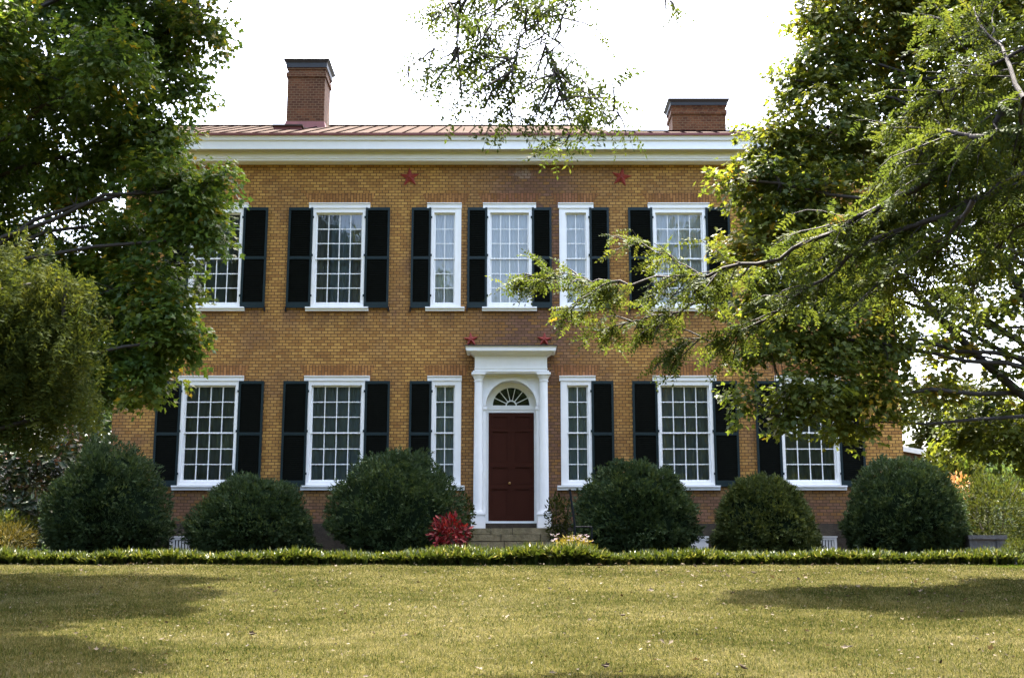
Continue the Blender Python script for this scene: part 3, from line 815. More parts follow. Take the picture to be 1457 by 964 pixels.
g = Geo(); g.tube([b, c], [.02, .02]); g.tube([(a.x - .03, yr, a.z), (a.x + .02, yr - .0, a.z + .01)], [.03, .03]); g.build('rail', M['iron'], rail)

# ------------------------------------------------------------------ leaf templates
def fold(t, k=.18):
    t = np.array(t, float); return np.column_stack([t[:, 0], t[:, 1], k * np.abs(t[:, 0])])
T_MAPLE = (fold([(0,0),(.26,-.06),(.24,.16),(.52,.42),(.22,.52),(0,1),(-.22,.52),(-.52,.42),(-.24,.16),(-.26,-.06)]),
           [np.array([(0,1,2,3,4,5),(0,5,6,7,8,9)])])
T_LEAF = (fold([(0,0),(.24,.35),(.16,.75),(0,1),(-.16,.75),(-.24,.35)]), [np.array([(0,1,2,3),(0,3,4,5)])])
T_SLIM = (fold([(0,0),(.11,.35),(0,1),(-.11,.35)]), [np.array([(0,1,2,3)])])
T_BLADE = (np.array([(-.5,0,0),(.5,0,0),(0,1,0)], float), [np.array([(0,1,2)])])
def compound(npairs, length_w=.2, lw=.075, droop=.25, jit=0.0, seed=0):
    jr = np.random.default_rng(seed)
    V = [(-.008, 0, 0), (.008, 0, 0), (.006, .5, -droop * .25), (-.006, .5, -droop * .25), (.003, 1, -droop), (-.003, 1, -droop)]; Fq = [(0,1,2,3),(3,2,4,5)]
    for i in range(npairs + 1):
        t = .12 + .86 * i / npairs
        for s in ((-1, 1) if i < npairs else (0,)):
            b = np.array((0, t, -droop * t * t))
            d = np.array((s * .92, .40 if s else 1, -.22)) + jr.normal(0, jit, 3); d /= np.linalg.norm(d)
            p = np.array((-d[1], d[0], jr.normal(0, jit * 2))) if s else np.array((1., 0, 0))
            p /= np.linalg.norm(p); L = length_w * (1 - .35 * abs(t - .5)) * (1 + jr.normal(0, jit * .7))
            if jit and jr.random() < .08: continue
            k = len(V)
            V += [tuple(b), tuple(b + d * L * .45 + p * lw * .5), tuple(b + d * L), tuple(b + d * L * .45 - p * lw * .5)]
            Fq.append((k, k + 1, k + 2, k + 3))
    return np.array(V, float), [np.array(Fq)]
T_LOCUST = [compound(7, .215, .105, .2 + .06 * k, .2, k) for k in range(5)]
T_SLIVER = [compound(8, .18, .075, .15 + .08 * k, .22, 20 + k) for k in range(5)]
T_HANG = compound(7, .27, .10, .75, .25, 9)
T_SPRIG = (np.array([(0,0,0),(.12,.35,.05),(0,1,0),(-.12,.35,.05),(.0,.25,0),(.34,.62,.08),(.2,.66,-.05),(0,.3,0),(-.34,.6,-.05),(-.22,.68,.08)], float),
           [np.array([(0,1,2,3)]), np.array([(4,5,6),(7,8,9)])])

def rdir(r, n):
    v = r.normal(size=(n, 3)); return v / np.linalg.norm(v, axis=1, keepdims=True)
def norm(v): return v / np.maximum(np.linalg.norm(v, axis=1, keepdims=True), 1e-9)

def crown(r, blobs, density, per, spread=.34, shell=.5, size=(.11, .17), tmpl=T_MAPLE, droop=.5, flat=.5, hue_blob=.2, hue_c=.18):
    """leaf sprays through the volume of a list of (centre, radii) lobes; returns Geo and spray centres"""
    g = Geo(); cents = []
    for (c, rad) in blobs:
        c = np.array(c, float); rad = np.array(rad, float)
        nc = max(4, int(density * (rad[0] * rad[1] + rad[1] * rad[2] + rad[0] * rad[2]) / 3 * 4))
        d = rdir(r, nc); q = shell + (1 - shell) * r.random(nc) ** .6
        q *= 1 + r.normal(0, .12, nc)
        C = c + d * rad * q[:, None]
        out = norm(d * np.array([1, 1, .5]) + r.normal(0, .35, (nc, 3)) + np.array([0, 0, -.12]))
        cents.append((C, c))
        k = r.poisson(per, nc) + 3
        ci = np.repeat(np.arange(nc), k); n = len(ci)
        o = out[ci]
        side = norm(np.cross(o, np.array([0, 0, 1.0]) + r.normal(0, .15, (n, 3))))
        s = r.uniform(-1.0, .8, n)[:, None] * spread * 1.3
        w_ = (r.normal(0, .55, n) * (1 - .35 * s[:, 0] / spread))[:, None] * spread
        P = C[ci] + o * s + side * w_ + np.stack([np.zeros(n), np.zeros(n), r.normal(0, .2, n) * spread - .35 * np.abs(w_[:, 0])], 1)
        A = norm(o * .7 + side * np.sign(w_) * .8 + r.normal(0, .35, (n, 3)) + np.array([0, 0, -droop]))
        Nn = norm(np.array([0, 0, 1.0]) + o * .25 + r.normal(0, flat, (n, 3)))
        hb = r.normal(0, hue_blob) ; hc = r.normal(0, hue_c, nc)
        rnd = np.clip(.45 + hb * .5 + hc[ci] + r.normal(0, .16, n), 0, 1)
        g.cloud(tmpl[0], tmpl[1], P, A, Nn, r.uniform(size[0], size[1], n), rnd)
    return g, cents

def limb(r, g, a, b, r0, r1, bow=.12, n=7, sag=0.0):
    a, b = Vector(a), Vector(b); L = (b - a).length
    off = Vector(r.normal(0, 1, 3)) * bow * L; off.z = abs(off.z) * .6 - sag
    P = []; 
    for i in range(n + 1):
        t = i / n; p = a.lerp(b, t) + off * (4 * t * (1 - t)) * .5
        if 0 < i < n: p += Vector(r.normal(0, .012 * L, 3))
        P.append(p)
    g.tube(P, [r0 + (r1 - r0) * (i / n) ** .8 for i in range(n + 1)], 6)
    return P

def wood(r, base, fork, rad, blobs, cents, twigs=.35, limb_r=.10, extra=()):
    g = Geo(); base = Vector(base); fork = Vector(fork)
    P = [base + Vector((0, 0, -.3))]
    for i in range(7):
        t = i / 6; P.append(base.lerp(fork, t) + Vector((r.normal(0, .04), r.normal(0, .04), 0)) * (1 if 0 < i < 6 else 0))
    g.tube(P, [rad * 1.5, rad * 1.25] + [rad * (1.08 - .4 * i / 5) for i in range(1, 7)], 12)
    nodes = []
    for (pts, ra, rb) in extra: nodes += [Vector(p) for p in pts]
    for (C, c) in cents:
        if r.random() < .5:
            st = min(P[3:], key=lambda p: abs((p.z + .25 * (Vector(c) - p).length) - c[2]) + r.uniform(0, 1.2))
            nodes += limb(r, g, st, c, limb_r * r.uniform(.7, 1.1), .022, .12)[2:]
    NA = np.array([tuple(q) for q in nodes]) if nodes else np.array([tuple(P[-1])])
    for (C, c) in cents:
        j = NA[np.argmin(((NA - np.array(c)) ** 2).sum(1))]
        if ((j - np.array(c)) ** 2).sum() > .2: limb(r, g, j, c, .03, .014, .12, 6)
        for q in C:
            if r.random() < twigs:
                s_ = NA[np.argmin(((NA - q) ** 2).sum(1))]
                limb(r, g, s_, q, .012, .004, .10, 5)
    for (pts, ra, rb) in extra:
        g.tube(pts, [ra + (rb - ra) * i / (len(pts) - 1) for i in range(len(pts))], 7)
    return g

def blob(px, py, rpx, Y, flat=.85, depth=1.0):
    """a lobe of crown with its centre at depth Y, rpx photo pixels in radius"""
    c = at(px, py, Y); m_ = rpx / pxm(Y); return (tuple(c), (m_, m_ * depth, m_ * flat))

# ------------------------------------------------------------------ left maple
r = np.random.default_rng(21)
B = [blob(60, 40, 150, -9.5), blob(205, 40, 95, -10), blob(285, 35, 58, -10.5), blob(250, 120, 52, -10.2), blob(110, 190, 125, -10), blob(215, 190, 72, -10.5),
     blob(245, 262, 62, -11), blob(300, 258, 40, -11), blob(270, 325, 46, -10.8), blob(195, 330, 55, -10.3), blob(-20, 240, 110, -9), blob(215, 405, 62, -10.6), blob(245, 465, 40, -10.9),
     blob(195, 500, 50, -10.4), blob(202, 548, 30, -10.5), blob(130, 460, 80, -10), blob(40, 440, 90, -9.5), blob(-90, 120, 170, -9), blob(-150, 330, 140, -9.5), blob(60, -120, 170, -9.5),
     blob(200, -90, 110, -10), blob(-120, -120, 190, -9), blob(100, 270, 45, -10), blob(150, 380, 42, -9.6), blob(-40, 60, 120, -12), blob(150, 90, 80, -12)]
B += [blob(275, 300, 52, -10.9), blob(300, 340, 30, -11), blob(235, 435, 55, -10.8), blob(250, 485, 38, -11), blob(212, 530, 42, -10.6), blob(160, 410, 60, -10), blob(20, 345, 55, -9.2), blob(95, 360, 45, -9.6), blob(150, 330, 42, -9.8), blob(60, 420, 80, -9.4), blob(110, 500, 70, -9.6), blob(150, 560, 36, -10), blob(30, 530, 60, -9.2)]
base = (at(-150, 780, -9.5).x, -9.5, float(gz(-11, -9.5)))
tree = thing('maple_tree', 'big green maple tree overhanging the left end of the brick house', 'tree', loc=base)
g, ce = crown(r, B, 25, 36, .28, .35, (.080, .125))
# the high boughs that reach out over the lawn, above the picture
B2 = [((-5.8, -11.9, 10.9), (1.2, 1.0, .8)), ((-7.9, -4.3, 15.2), (1.8, 1.5, 1.1)), ((-5.7, -4.3, 15.2), (1.6, 1.4, .9)), ((-6.9, -7.2, 13.5), (1.6, 1.4, 1.1)), ((-4.9, -7.0, 14.4), (1.5, 1.3, .9)), ((-6.1, -9.0, 14.0), (1.5, 1.3, .9)), ((-4.4, -8.8, 14.6), (1.1, 1.0, .8)),
      ((-4.5, -14.3, 10.4), (1.1, 1.2, .8)), ((-3.4, -15.0, 10.5), (.9, .9, .7)), ((-5.8, -14.0, 10.3), (1.3, 1.3, .9)), ((-8.6, -7.3, 13.4), (1.6, 1.5, 1.1)), ((-7.8, -9.4, 13), (1.5, 1.4, 1.0))]
g3, ce3 = crown(r, B2, 50, 42, .28, .2, (.10, .15))
g.v += g3.v; g.r += g3.r; g.f += [f + g.n for f in g3.f]; g.n += g3.n
B += B2; ce += ce3
put(g, 'crown', M['maple'], tree, attr=True)
fork = Vector(at(-140, 60, -9.5))
put(wood(r, base, fork, .32, B, ce, .16, .06), 'trunk', M['bark'], tree, smooth=True)

# ------------------------------------------------------------------ right maple
r = np.random.default_rng(22)
B = [blob(1240, 30, 110, -9.5), blob(1175, 85, 62, -10.2), blob(1135, 115, 34, -10.4), blob(1160, 20, 42, -10), blob(1370, 60, 130, -9.5), blob(1180, 180, 85, -10.3), blob(1105, 195, 52, -10.6),
     blob(1290, 190, 110, -9.8), blob(1090, 262, 56, -10.8), blob(1040, 255, 26, -11), blob(1165, 290, 85, -10.5), blob(1080, 345, 62, -10.8), blob(1190, 390, 85, -10.3), blob(1270, 320, 80, -9.9),
     blob(1400, 230, 110, -9.5), blob(1100, 430, 55, -10.6), blob(1180, 480, 70, -10.5), blob(1090, 500, 38, -10.8), blob(1150, 555, 55, -10.8), blob(1055, 565, 24, -11), blob(1225, 560, 62, -10.4),
     blob(1260, 480, 52, -10.2), blob(1205, 605, 34, -10.3), blob(1120, 600, 30, -10.9), blob(1440, 330, 60, -9.5), blob(1400, 600, 60, -9), blob(1500, 180, 150, -9.5),
     blob(1560, 420, 120, -9), blob(1380, -90, 150, -9.5), blob(1560, -60, 180, -9.5), blob(1230, -80, 90, -10), blob(1480, 620, 60, -9), blob(1330, 560, 32, -9.6)]
base = (at(1590, 780, -9.5).x, -9.5, float(gz(11, -9.5)))
tree = thing('maple_tree', 'big yellowing maple tree overhanging the right end of the brick house', 'tree', loc=base)
g, ce = crown(r, B, 25, 36, .28, .35, (.080, .125))
# thin sprays against the sky on the far right
g2, ce2 = crown(r, [blob(1380, 450, 85, -9.6), blob(1330, 500, 60, -9.7), blob(1420, 530, 60, -9.5), blob(1440, 420, 60, -9.4), blob(1350, 420, 45, -9.7), blob(1300, 540, 40, -9.7), blob(1440, 580, 50, -9.3)], 8, 16, .34, .2, (.11, .16))
g.v += g2.v; g.r += g2.r; g.f += [f + g.n for f in g2.f]; g.n += g2.n
put(g, 'crown', M['maple_y'], tree, attr=True)
def path(pts, Y0, Y1):
    n = len(pts); return [tuple(at(a, b, Y0 + (Y1 - Y0) * i / (n - 1))) for i, (a, b) in enumerate(pts)]
fork = Vector(at(1590, 60, -9.5))
EX = [(path([(1590, 610), (1500, 585), (1457, 563), (1400, 515), (1350, 465), (1312, 425), (1285, 395), (1240, 360)], -9.5, -10), .10, .03),
      (path([(1590, 560), (1500, 540), (1457, 515), (1400, 485), (1350, 458), (1310, 438)], -9.5, -9.9), .06, .02),
      (path([(1590, 560), (1500, 470), (1457, 425), (1432, 375), (1400, 320), (1370, 250)], -9.5, -9.8), .10, .03),
      (path([(1590, 640), (1457, 592), (1380, 597), (1320, 603), (1250, 600)], -9.5, -10), .045, .014),
      (path([(1457, 465), (1380, 470), (1300, 480), (1240, 470)], -9.5, -10), .022, .008),
      (path([(1457, 520), (1390, 505), (1330, 515), (1280, 525)], -9.5, -10), .022, .008)]
put(wood(r, base, fork, .33, B, ce, .16, .06, EX), 'trunk', M['bark'], tree, smooth=True)

# ------------------------------------------------------------------ black locust: fine leaved boughs nearer the viewer
r = np.random.default_rng(23)
lb = Geo(); lw = Geo()
LP, LA, LN, LS, LR = [], [], [], [], []
def leafy(pts, r0, r1, twig_len, n_tw, leaves, start=.0, size=(.17, .27), spread=1.0, sub=True, hue=.45, dz=-.25, back=.3):
    """a bough with side twigs that carry feather-shaped leaves"""
    P = [Vector(p) for p in pts]
    # resample with a little wander
    Q = []
    for i in range(len(P) - 1):
        for k in range(4):
            t = k / 4; p = P[i].lerp(P[i + 1], t)
            if Q: p += Vector(r.normal(0, .018, 3))
            Q.append(p)
    Q.append(P[-1])
    n = len(Q); lw.tube(Q, [r0 + (r1 - r0) * (i / (n - 1)) ** .7 for i in range(n)], 6)
    for _ in range(n_tw):
        t = start + (1 - start) * r.random(); i = min(int(t * (n - 1)), n - 2)
        a = Q[i].lerp(Q[i + 1], r.random()); d = (Q[i + 1] - Q[i]).normalized()
        sd_ = d.cross(Vector((0, 0, 1))).normalized() * (1 if r.random() < .5 else -1)
        v = (d * r.uniform(.3, 1.1) + Vector((0, back, 0)) + sd_ * r.uniform(.1, 1.0) * spread + Vector((0, 0, r.uniform(-.7, .55) * spread + dz * .3))).normalized()
        L = twig_len * r.uniform(.5, 1.2)
        tw = [a]
        for k in range(1, 6):
            v = (v + Vector(r.normal(0, .16, 3)) + Vector((0, 0, -.05))).normalized(); tw.append(tw[-1] + v * L / 5)
        lw.tube(tw, [.009, .008, .007, .006, .005, .003], 4)
        hc = hue + r.normal(0, .10)
        for _k in range(int(leaves)):
            q = r.random(); j = min(int(q * 5), 4); p = tw[j].lerp(tw[j + 1], r.random())
            dd = (tw[j + 1] - tw[j]).normalized()
            s2 = dd.cross(Vector((0, 0, 1))); s2 = s2.normalized() if s2.length > .05 else Vector((1, 0, 0))
            s2 = s2 * (1 if r.random() < .5 else -1)
            ax = dd * r.uniform(.2, .9) + s2 * r.uniform(.4, 1.0) + Vector((0, 0, r.uniform(-.6, .35)))
            LP.append(p); LA.append(ax); LN.append(Vector((0, 0, 1)) + Vector(r.normal(0, .7, 3)))
            LS.append(r.uniform(*size)); LR.append(min(1, max(0, hc + r.normal(0, .16))))
base = (at(1780, 800, -20.5).x, -20.5, float(gz(9, -20.5)))
locust = thing('locust_tree', 'feathery leaved locust tree with dark boughs reaching across in front of the house', 'tree', loc=base)
ftop = Vector(at(1790, 60, -20.5))
lw.tube([Vector(base) - Vector((0, 0, .3)), Vector(base) + Vector((0, 0, .5)), Vector(at(1785, 400, -20.5)), ftop, Vector(at(1760, -250, -20.4)), Vector(at(1700, -500, -20.3))], [.34, .27, .24, .20, .16, .10], 12)
main = path([(1790, 60), (1620, 70), (1457, 140), (1400, 195), (1340, 245), (1260, 290), (1180, 333), (1080, 375), (980, 393), (900, 402), (840, 400), (790, 393), (735, 392)], -20.4, -18.5)
leafy(main[:7], .05, .026, .75, 50, 11, .2)
leafy(main[6:], .022, .005, .42, 46, 9, 0, size=(.15, .24), spread=.8)
low = path([(1790, 250), (1600, 240), (1457, 245), (1385, 285), (1300, 320), (1230, 352), (1150, 410), (1090, 452), (1030, 480), (965, 492)], -20.4, -18.8)
leafy(low[:6], .042, .024, .7, 32, 11, .2)
leafy(low[5:], .02, .005, .42, 34, 9, .1, size=(.15, .24), spread=.8)
leafy(path([(1080, 375), (1000, 430), (930, 450), (860, 470)], -18.9, -18.4), .014, .005, .4, 24, 9, size=(.15, .24), spread=.8)
leafy(path([(1000, 393), (950, 360), (900, 345)], -18.8, -18.5), .010, .005, .32, 9, 8, size=(.14, .22), spread=.7)
leafy(path([(880, 402), (840, 430), (805, 440)], -18.6, -18.4), .008, .004, .3, 8, 8, size=(.14, .22), spread=.7)
for pts in ([(1620, 70), (1480, 60), (1380, 110), (1330, 140), (1290, 180)], [(1457, 140), (1420, 60), (1380, 20)], [(1400, 195), (1350, 190), (1300, 215), (1265, 245)],
            [(1600, 240), (1480, 300), (1420, 350), (1370, 400)], [(1385, 285), (1340, 350), (1300, 390), (1250, 410)], [(1457, 140), (1450, 220), (1440, 290)], [(1620, 70), (1560, -20), (1480, -60), (1400, -40)]):
    leafy(path(pts, -20.4, -19.2), .026, .006, .7, 24, 11, .05)
# a high limb overhead carries the bough that hangs into the top of the view
n_main = len(LP)
hi = [Vector(at(1760, -250, -20.4)), Vector(at(1500, -420, -19.6)), Vector(at(1200, -420, -20)), Vector(at(950, -270, -21.2)), Vector(at(830, -110, -21.5))]
lw.tube(hi, [.11, .09, .065, .045, .03], 8)
def hang(pts, Y, n_tw, r0=.014, L=.36, lv=6.5, start=0.0): leafy([tuple(at(a, b, Y - .1 * k)) for k, (a, b) in enumerate(pts)], r0, .004, L, n_tw, lv, start, size=(.18, .29), spread=1.4, hue=.25, dz=-.2)
hang([(830, -110), (800, -50), (803, 0), (800, 40), (788, 85), (798, 125), (806, 155)], -21.5, 13, .016)
hang([(830, -110), (780, -40), (775, 0), (768, 25), (745, 50), (730, 85), (720, 110)], -21.6, 20, .014)
hang([(768, 25), (772, 60), (785, 95), (788, 130), (786, 160)], -21.8, 11, .008)
hang([(780, -40), (735, -20), (712, 4), (680, 38), (655, 70), (650, 80)], -21.6, 15, .012)
hang([(655, 70), (630, 72), (605, 82), (580, 94)], -22.0, 4, .005, .14, 4)
hang([(735, -20), (680, -15), (640, 10), (615, 25)], -21.8, 13, .009)
hang([(788, 95), (825, 120), (855, 140), (880, 165)], -21.7, 13, .007, .22)
hang([(806, 155), (815, 185), (790, 200)], -21.4, 5, .005, .14)
hang([(720, 110), (735, 140), (722, 160)], -21.9, 6, .005, .16)
hang([(700, 20), (690, 70), (668, 110)], -21.8, 9, .006, .2)
hang([(830, -110), (900, -60), (940, -15), (970, 12)], -21.4, 3, .008, .14, 3, .3)
V3 = lambda L: np.array([tuple(v) for v in L], float)
LP, LA, LN, LS, LR = V3(LP), V3(LA), V3(LN), np.array(LS), np.array(LR)
for k in range(5):
    q = slice(k, n_main, 5); u = slice(n_main + k, None, 5); lb.cloud(T_SLIVER[k][0], T_SLIVER[k][1], LP[u], LA[u], LN[u], LS[u], LR[u]); lb.cloud(T_LOCUST[k][0], T_LOCUST[k][1], LP[q], LA[q], LN[q], LS[q], LR[q])
put(lb, 'crown', M['locust'], locust, attr=True)
put(lw, 'trunk', M['bark_locust'], locust, smooth=True)

# ------------------------------------------------------------------ drooping tree at the left edge
r = np.random.default_rng(24)
base = (at(-260, 800, -19).x, -19.0, float(gz(-7, -19)))
tree = thing('drooping_tree', 'olive green weeping tree with hanging leaf sprays at the left edge', 'tree', loc=base)
BL = [blob(-20, 350, 40, -18.8), blob(70, 590, 24, -18.8), blob(20, 440, 62, -18.8), blob(75, 440, 55, -19), blob(95, 480, 40, -19.1), blob(40, 520, 70, -18.7), blob(95, 395, 28, -19.1), blob(-60, 470, 110, -18.8), blob(60, 385, 40, -19), blob(90, 545, 40, -18.9), blob(10, 590, 45, -18.7), blob(-10, 395, 45, -18.9), blob(-180, 420, 120, -18.9)]
g, ce = crown(r, BL, 70, 9, .22, .05, (.13, .24), T_HANG, 1.9, .6, .15, .16)
put(g, 'crown', M['olive'], tree, attr=True)
put(wood(r, base, Vector(at(-230, 470, -19)), .12, BL, ce, .015, .014), 'trunk', M['bark'], tree, smooth=True)

# ------------------------------------------------------------------ round yew bushes
def bush(x0, x1, ytop, Y, label, seed, mat='yew', name='yew_bush', n=15000, cat='bush', group=None, lump=.2, depth=.9, sz=(.09, .17), core='yew_core', base_in=1.0, taper=.0):
    r = np.random.default_rng(seed)
    ym = (ytop + 780) / 2
    a, b = at(x0, ym, Y).x, at(x1, ym, Y).x
    h = at(728.5, ytop, Y).z; cx, rx = (a + b) / 2, (b - a) / 2 * .865; ry = min(rx, 1.35) * depth
    t = thing(name, label, cat, group, (cx, Y, float(gz(cx, Y))))
    ph = r.uniform(0, 6.28, (14, 3)); fr = r.normal(0, 1, (14, 3)) * np.linspace(1.6, 7, 14)[:, None]
    def rad(d):
        s = sum(np.sin(d @ fr[k] + ph[k, 0]) / (1 + .35 * k) for k in range(14))
        return 1 + lump * .35 * s
    cz = h * .36
    def surf(d, q):
        up = d[:, 2] > 0
        R_ = np.where(up[:, None], np.array([rx, ry, (h - cz) * .97]), np.array([rx, ry, cz * 1.02]))
        sq = np.where(up, 1.0, 1.0)[:, None]
        e = np.sign(d) * np.abs(d) ** .95
        p = e * R_ * (rad(d) * q)[:, None]
        low = np.clip(-d[:, 2], 0, 1)
        p[:, :2] *= (1 - (1 - base_in) * low)[:, None]
        p[:, :2] *= (1 + taper * .5 - taper * np.clip((p[:, 2] + cz) / h, 0, 1))[:, None]
        return p + np.array([0, 0, cz])
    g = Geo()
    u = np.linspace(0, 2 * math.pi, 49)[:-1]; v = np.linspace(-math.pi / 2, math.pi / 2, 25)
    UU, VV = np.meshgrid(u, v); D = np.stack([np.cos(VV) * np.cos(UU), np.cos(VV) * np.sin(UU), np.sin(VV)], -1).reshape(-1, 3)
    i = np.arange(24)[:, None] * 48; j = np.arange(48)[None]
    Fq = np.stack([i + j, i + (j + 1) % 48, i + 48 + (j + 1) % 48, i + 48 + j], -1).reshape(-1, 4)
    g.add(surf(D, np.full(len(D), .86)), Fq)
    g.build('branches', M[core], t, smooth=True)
    d = rdir(r, n); q = .86 + .14 * r.random(n) ** .7
    # gather sprays in small tufts
    nt_ = n // 14; td = rdir(r, nt_); idx = r.integers(0, nt_, n)
    d = norm(td[idx] + r.normal(0, .055, (n, 3))); tuft_q = 1 + r.normal(0, .05, nt_)
    P = surf(d, q * tuft_q[idx])
    outd = norm(d / np.array([rx, ry, h / 2]) )
    A = norm(outd + r.normal(0, .45, (n, 3)) + np.array([0, 0, .35]))
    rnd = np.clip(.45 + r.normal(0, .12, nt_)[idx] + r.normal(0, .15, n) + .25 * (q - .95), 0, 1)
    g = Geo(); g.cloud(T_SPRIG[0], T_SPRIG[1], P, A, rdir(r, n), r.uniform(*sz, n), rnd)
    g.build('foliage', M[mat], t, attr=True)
    return t
YB = -2.3
grp = 'round dark yew bushes along the house front'
bush(55, 237, 637, YB, 'large dark round bush at the left corner of the brick house', 31, group=grp, lump=.28)
bush(277, 451, 679, YB, 'lower dark mound shaped bush between the two leftmost ground floor windows', 32, group=grp, taper=.32, lump=.24)
bush(464, 656, 647, YB, 'tall dark round bush left of the red plant and front door', 33, group=grp, lump=.26)
bush(817, 1001, 649, YB, 'tall dark round bush just right of the steps and handrail', 34, group=grp, lump=.24, taper=.1)
bush(1013, 1166, 678, YB, 'smaller lighter green mound bush between two right hand ground floor windows', 35, group=grp, mat='yew_light', taper=.4)
bush(1189, 1376, 654, YB, 'large dark round bush at the right corner of the brick house', 36, group=grp, lump=.14, taper=.08)

# ------------------------------------------------------------------ smaller plants
def leafbush(name, label, cat, px, py0, py1, wpx, Y, mat, n, size, tmpl=T_LEAF, seed=0, stems=8, flat=.7, up=.3, shell=.2, depth=1.0):
    r = np.random.default_rng(seed)
    a, b = at(px - wpx / 2, (py0 + py1) / 2, Y), at(px + wpx / 2, (py0 + py1) / 2, Y)
    cx, rx = (a.x + b.x) / 2, (b.x - a.x) / 2; gz0 = float(gz(cx, Y)); z1 = at(728.5, py0, Y).z; z0 = max(gz0, at(728.5, py1, Y).z)
    t = thing(name, label, cat, loc=(cx, Y, gz0))
    d = rdir(r, n); q = shell + (1 - shell) * r.random(n) ** .5
    lumps = rdir(r, 9); q *= 1 + .16 * np.max(d @ lumps.T, axis=1) - .1
    c = np.array([cx, Y, (z0 + z1) / 2]); P = c + d * np.array([rx, rx * depth, (z1 - z0) / 2]) * q[:, None]
    P[:, 2] = np.maximum(P[:, 2], gz0 + .03)
    A = norm(d + r.normal(0, .5, (n, 3)) + np.array([0, 0, up])); Nn = norm(np.array([0, 0, 1.]) + d * .6 + r.normal(0, flat, (n, 3)))
    g = Geo(); g.cloud(tmpl[0], tmpl[1], P, A, Nn, r.uniform(*size, n), np.clip(.5 + r.normal(0, .22, n), 0, 1))
    put(g, 'foliage', M[mat], t, attr=True)
    s = Geo()
    for k in range(stems):
        e = P[int(r.integers(n))]; limb(r, s, (cx + r.normal(0, .06), Y + r.normal(0, .06), gz0 - .02), tuple(e), .014, .005, .08, 5)
    put(s, 'stem', M['stem'], t, smooth=True)
    return t
leafbush('red_plant', 'bright red leaved plant left of the stone steps', 'plant', 640, 733, 784, 54, -3.8, 'redleaf', 480, (.08, .15), seed=41, shell=.1, up=.25, flat=1.0)
leafbush('small_shrub', 'small yellow green shrub beside the left door column', 'shrub', 660, 702, 775, 30, -1.5, 'shrub', 700, (.05, .10), seed=42)
leafbush('small_shrub', 'small mid green shrub between the right door column and handrail', 'shrub', 796, 702, 775, 40, -1.2, 'shrub', 800, (.06, .11), seed=43)
fl_ = leafbush('flower_clump', 'yellow green flower clump with pale pink blooms right of the steps', 'plant', 814, 764, 800, 58, -4.95, 'yellow', 900, (.07, .13), T_SLIM, seed=44)
r = np.random.default_rng(45); n = 34; c = np.array(fl_.location)
P = c + np.stack([r.uniform(-.45, .45, n), r.uniform(-.25, .2, n), r.uniform(.40, .58, n)], 1)
g = Geo()
for k in range(5):
    a = 2 * math.pi * k / 5; A = np.tile([math.cos(a), math.sin(a), .4], (n, 1)) + r.normal(0, .15, (n, 3))
    g.cloud(T_LEAF[0], T_LEAF[1], P, A, np.tile([0., -.5, 1], (n, 1)), .045, np.repeat(r.random(n), 1))
put(g, 'blossom', M['petal'], fl_, attr=True)
leafbush('yellow_shrub', 'low yellow feathery shrub at the far left edge of the border', 'shrub', 12, 745, 790, 78, -3.2, 'yellow', 1500, (.08, .15), T_SLIM, seed=46)
leafbush('green_shrub', 'low green shrub behind the yellow shrub at far left', 'shrub', 15, 728, 790, 70, -2.0, 'shrub', 1200, (.08, .14), seed=47)
leafbush('willowy_shrub', 'tall willowy olive shrub to the right of the last round bush', 'shrub', 1415, 672, 785, 125, -2.2, 'shrub', 5200, (.09, .15), T_SLIM, seed=48, stems=14, shell=.3, up=.5)
leafbush('leafy_shrub', 'broad pale green shrub behind the bush at right corner', 'shrub', 1350, 640, 785, 110, 2.0, 'shrub', 3000, (.14, .22), seed=49, stems=10, shell=.4)
leafbush('leafy_shrub', 'broad pale green shrub at the far right edge behind the willowy shrub', 'shrub', 1450, 655, 785, 130, 3.0, 'back', 3200, (.14, .22), seed=50, stems=10, shell=.4)
leafbush('rusty_hydrangea', 'rust brown dried flower heads beside the right corner bush', 'plant', 1362, 675, 712, 34, -1.0, 'rust', 160, (.10, .17), seed=51)
leafbush('border_shrub', 'small green shrub closing the right end of the edging border', 'shrub', 1452, 768, 802, 44, -5.1, 'shrub', 900, (.07, .12), T_SLIM, seed=52)

# weathered stone bench at right
bench = thing('stone_bench', 'pale weathered stone bench under the willowy shrub at right', 'bench', loc=(at(1400, 775, -2.9).x, -2.9, 0))
cx = bench.location.x; wb = 27 / pxm(-2.9)
zt = fz(761, -2.9)
g = Geo(); g.box(cx - wb, cx + wb, -3.15, -2.65, zt - .09, zt); put(g, 'seat', M['bench'], bench)
for s in (-1, 1):
    g = Geo(); g.box(cx + s * wb * .7 - .09, cx + s * wb * .7 + .09, -3.1, -2.7, -.02, zt - .09); put(g, 'leg', M['bench'], bench)
g = Geo(); g.box(cx - wb * .62, cx + wb * .62, -3.08, -2.78, .0, zt - .09); put(g, 'panel', M['bench'], bench)

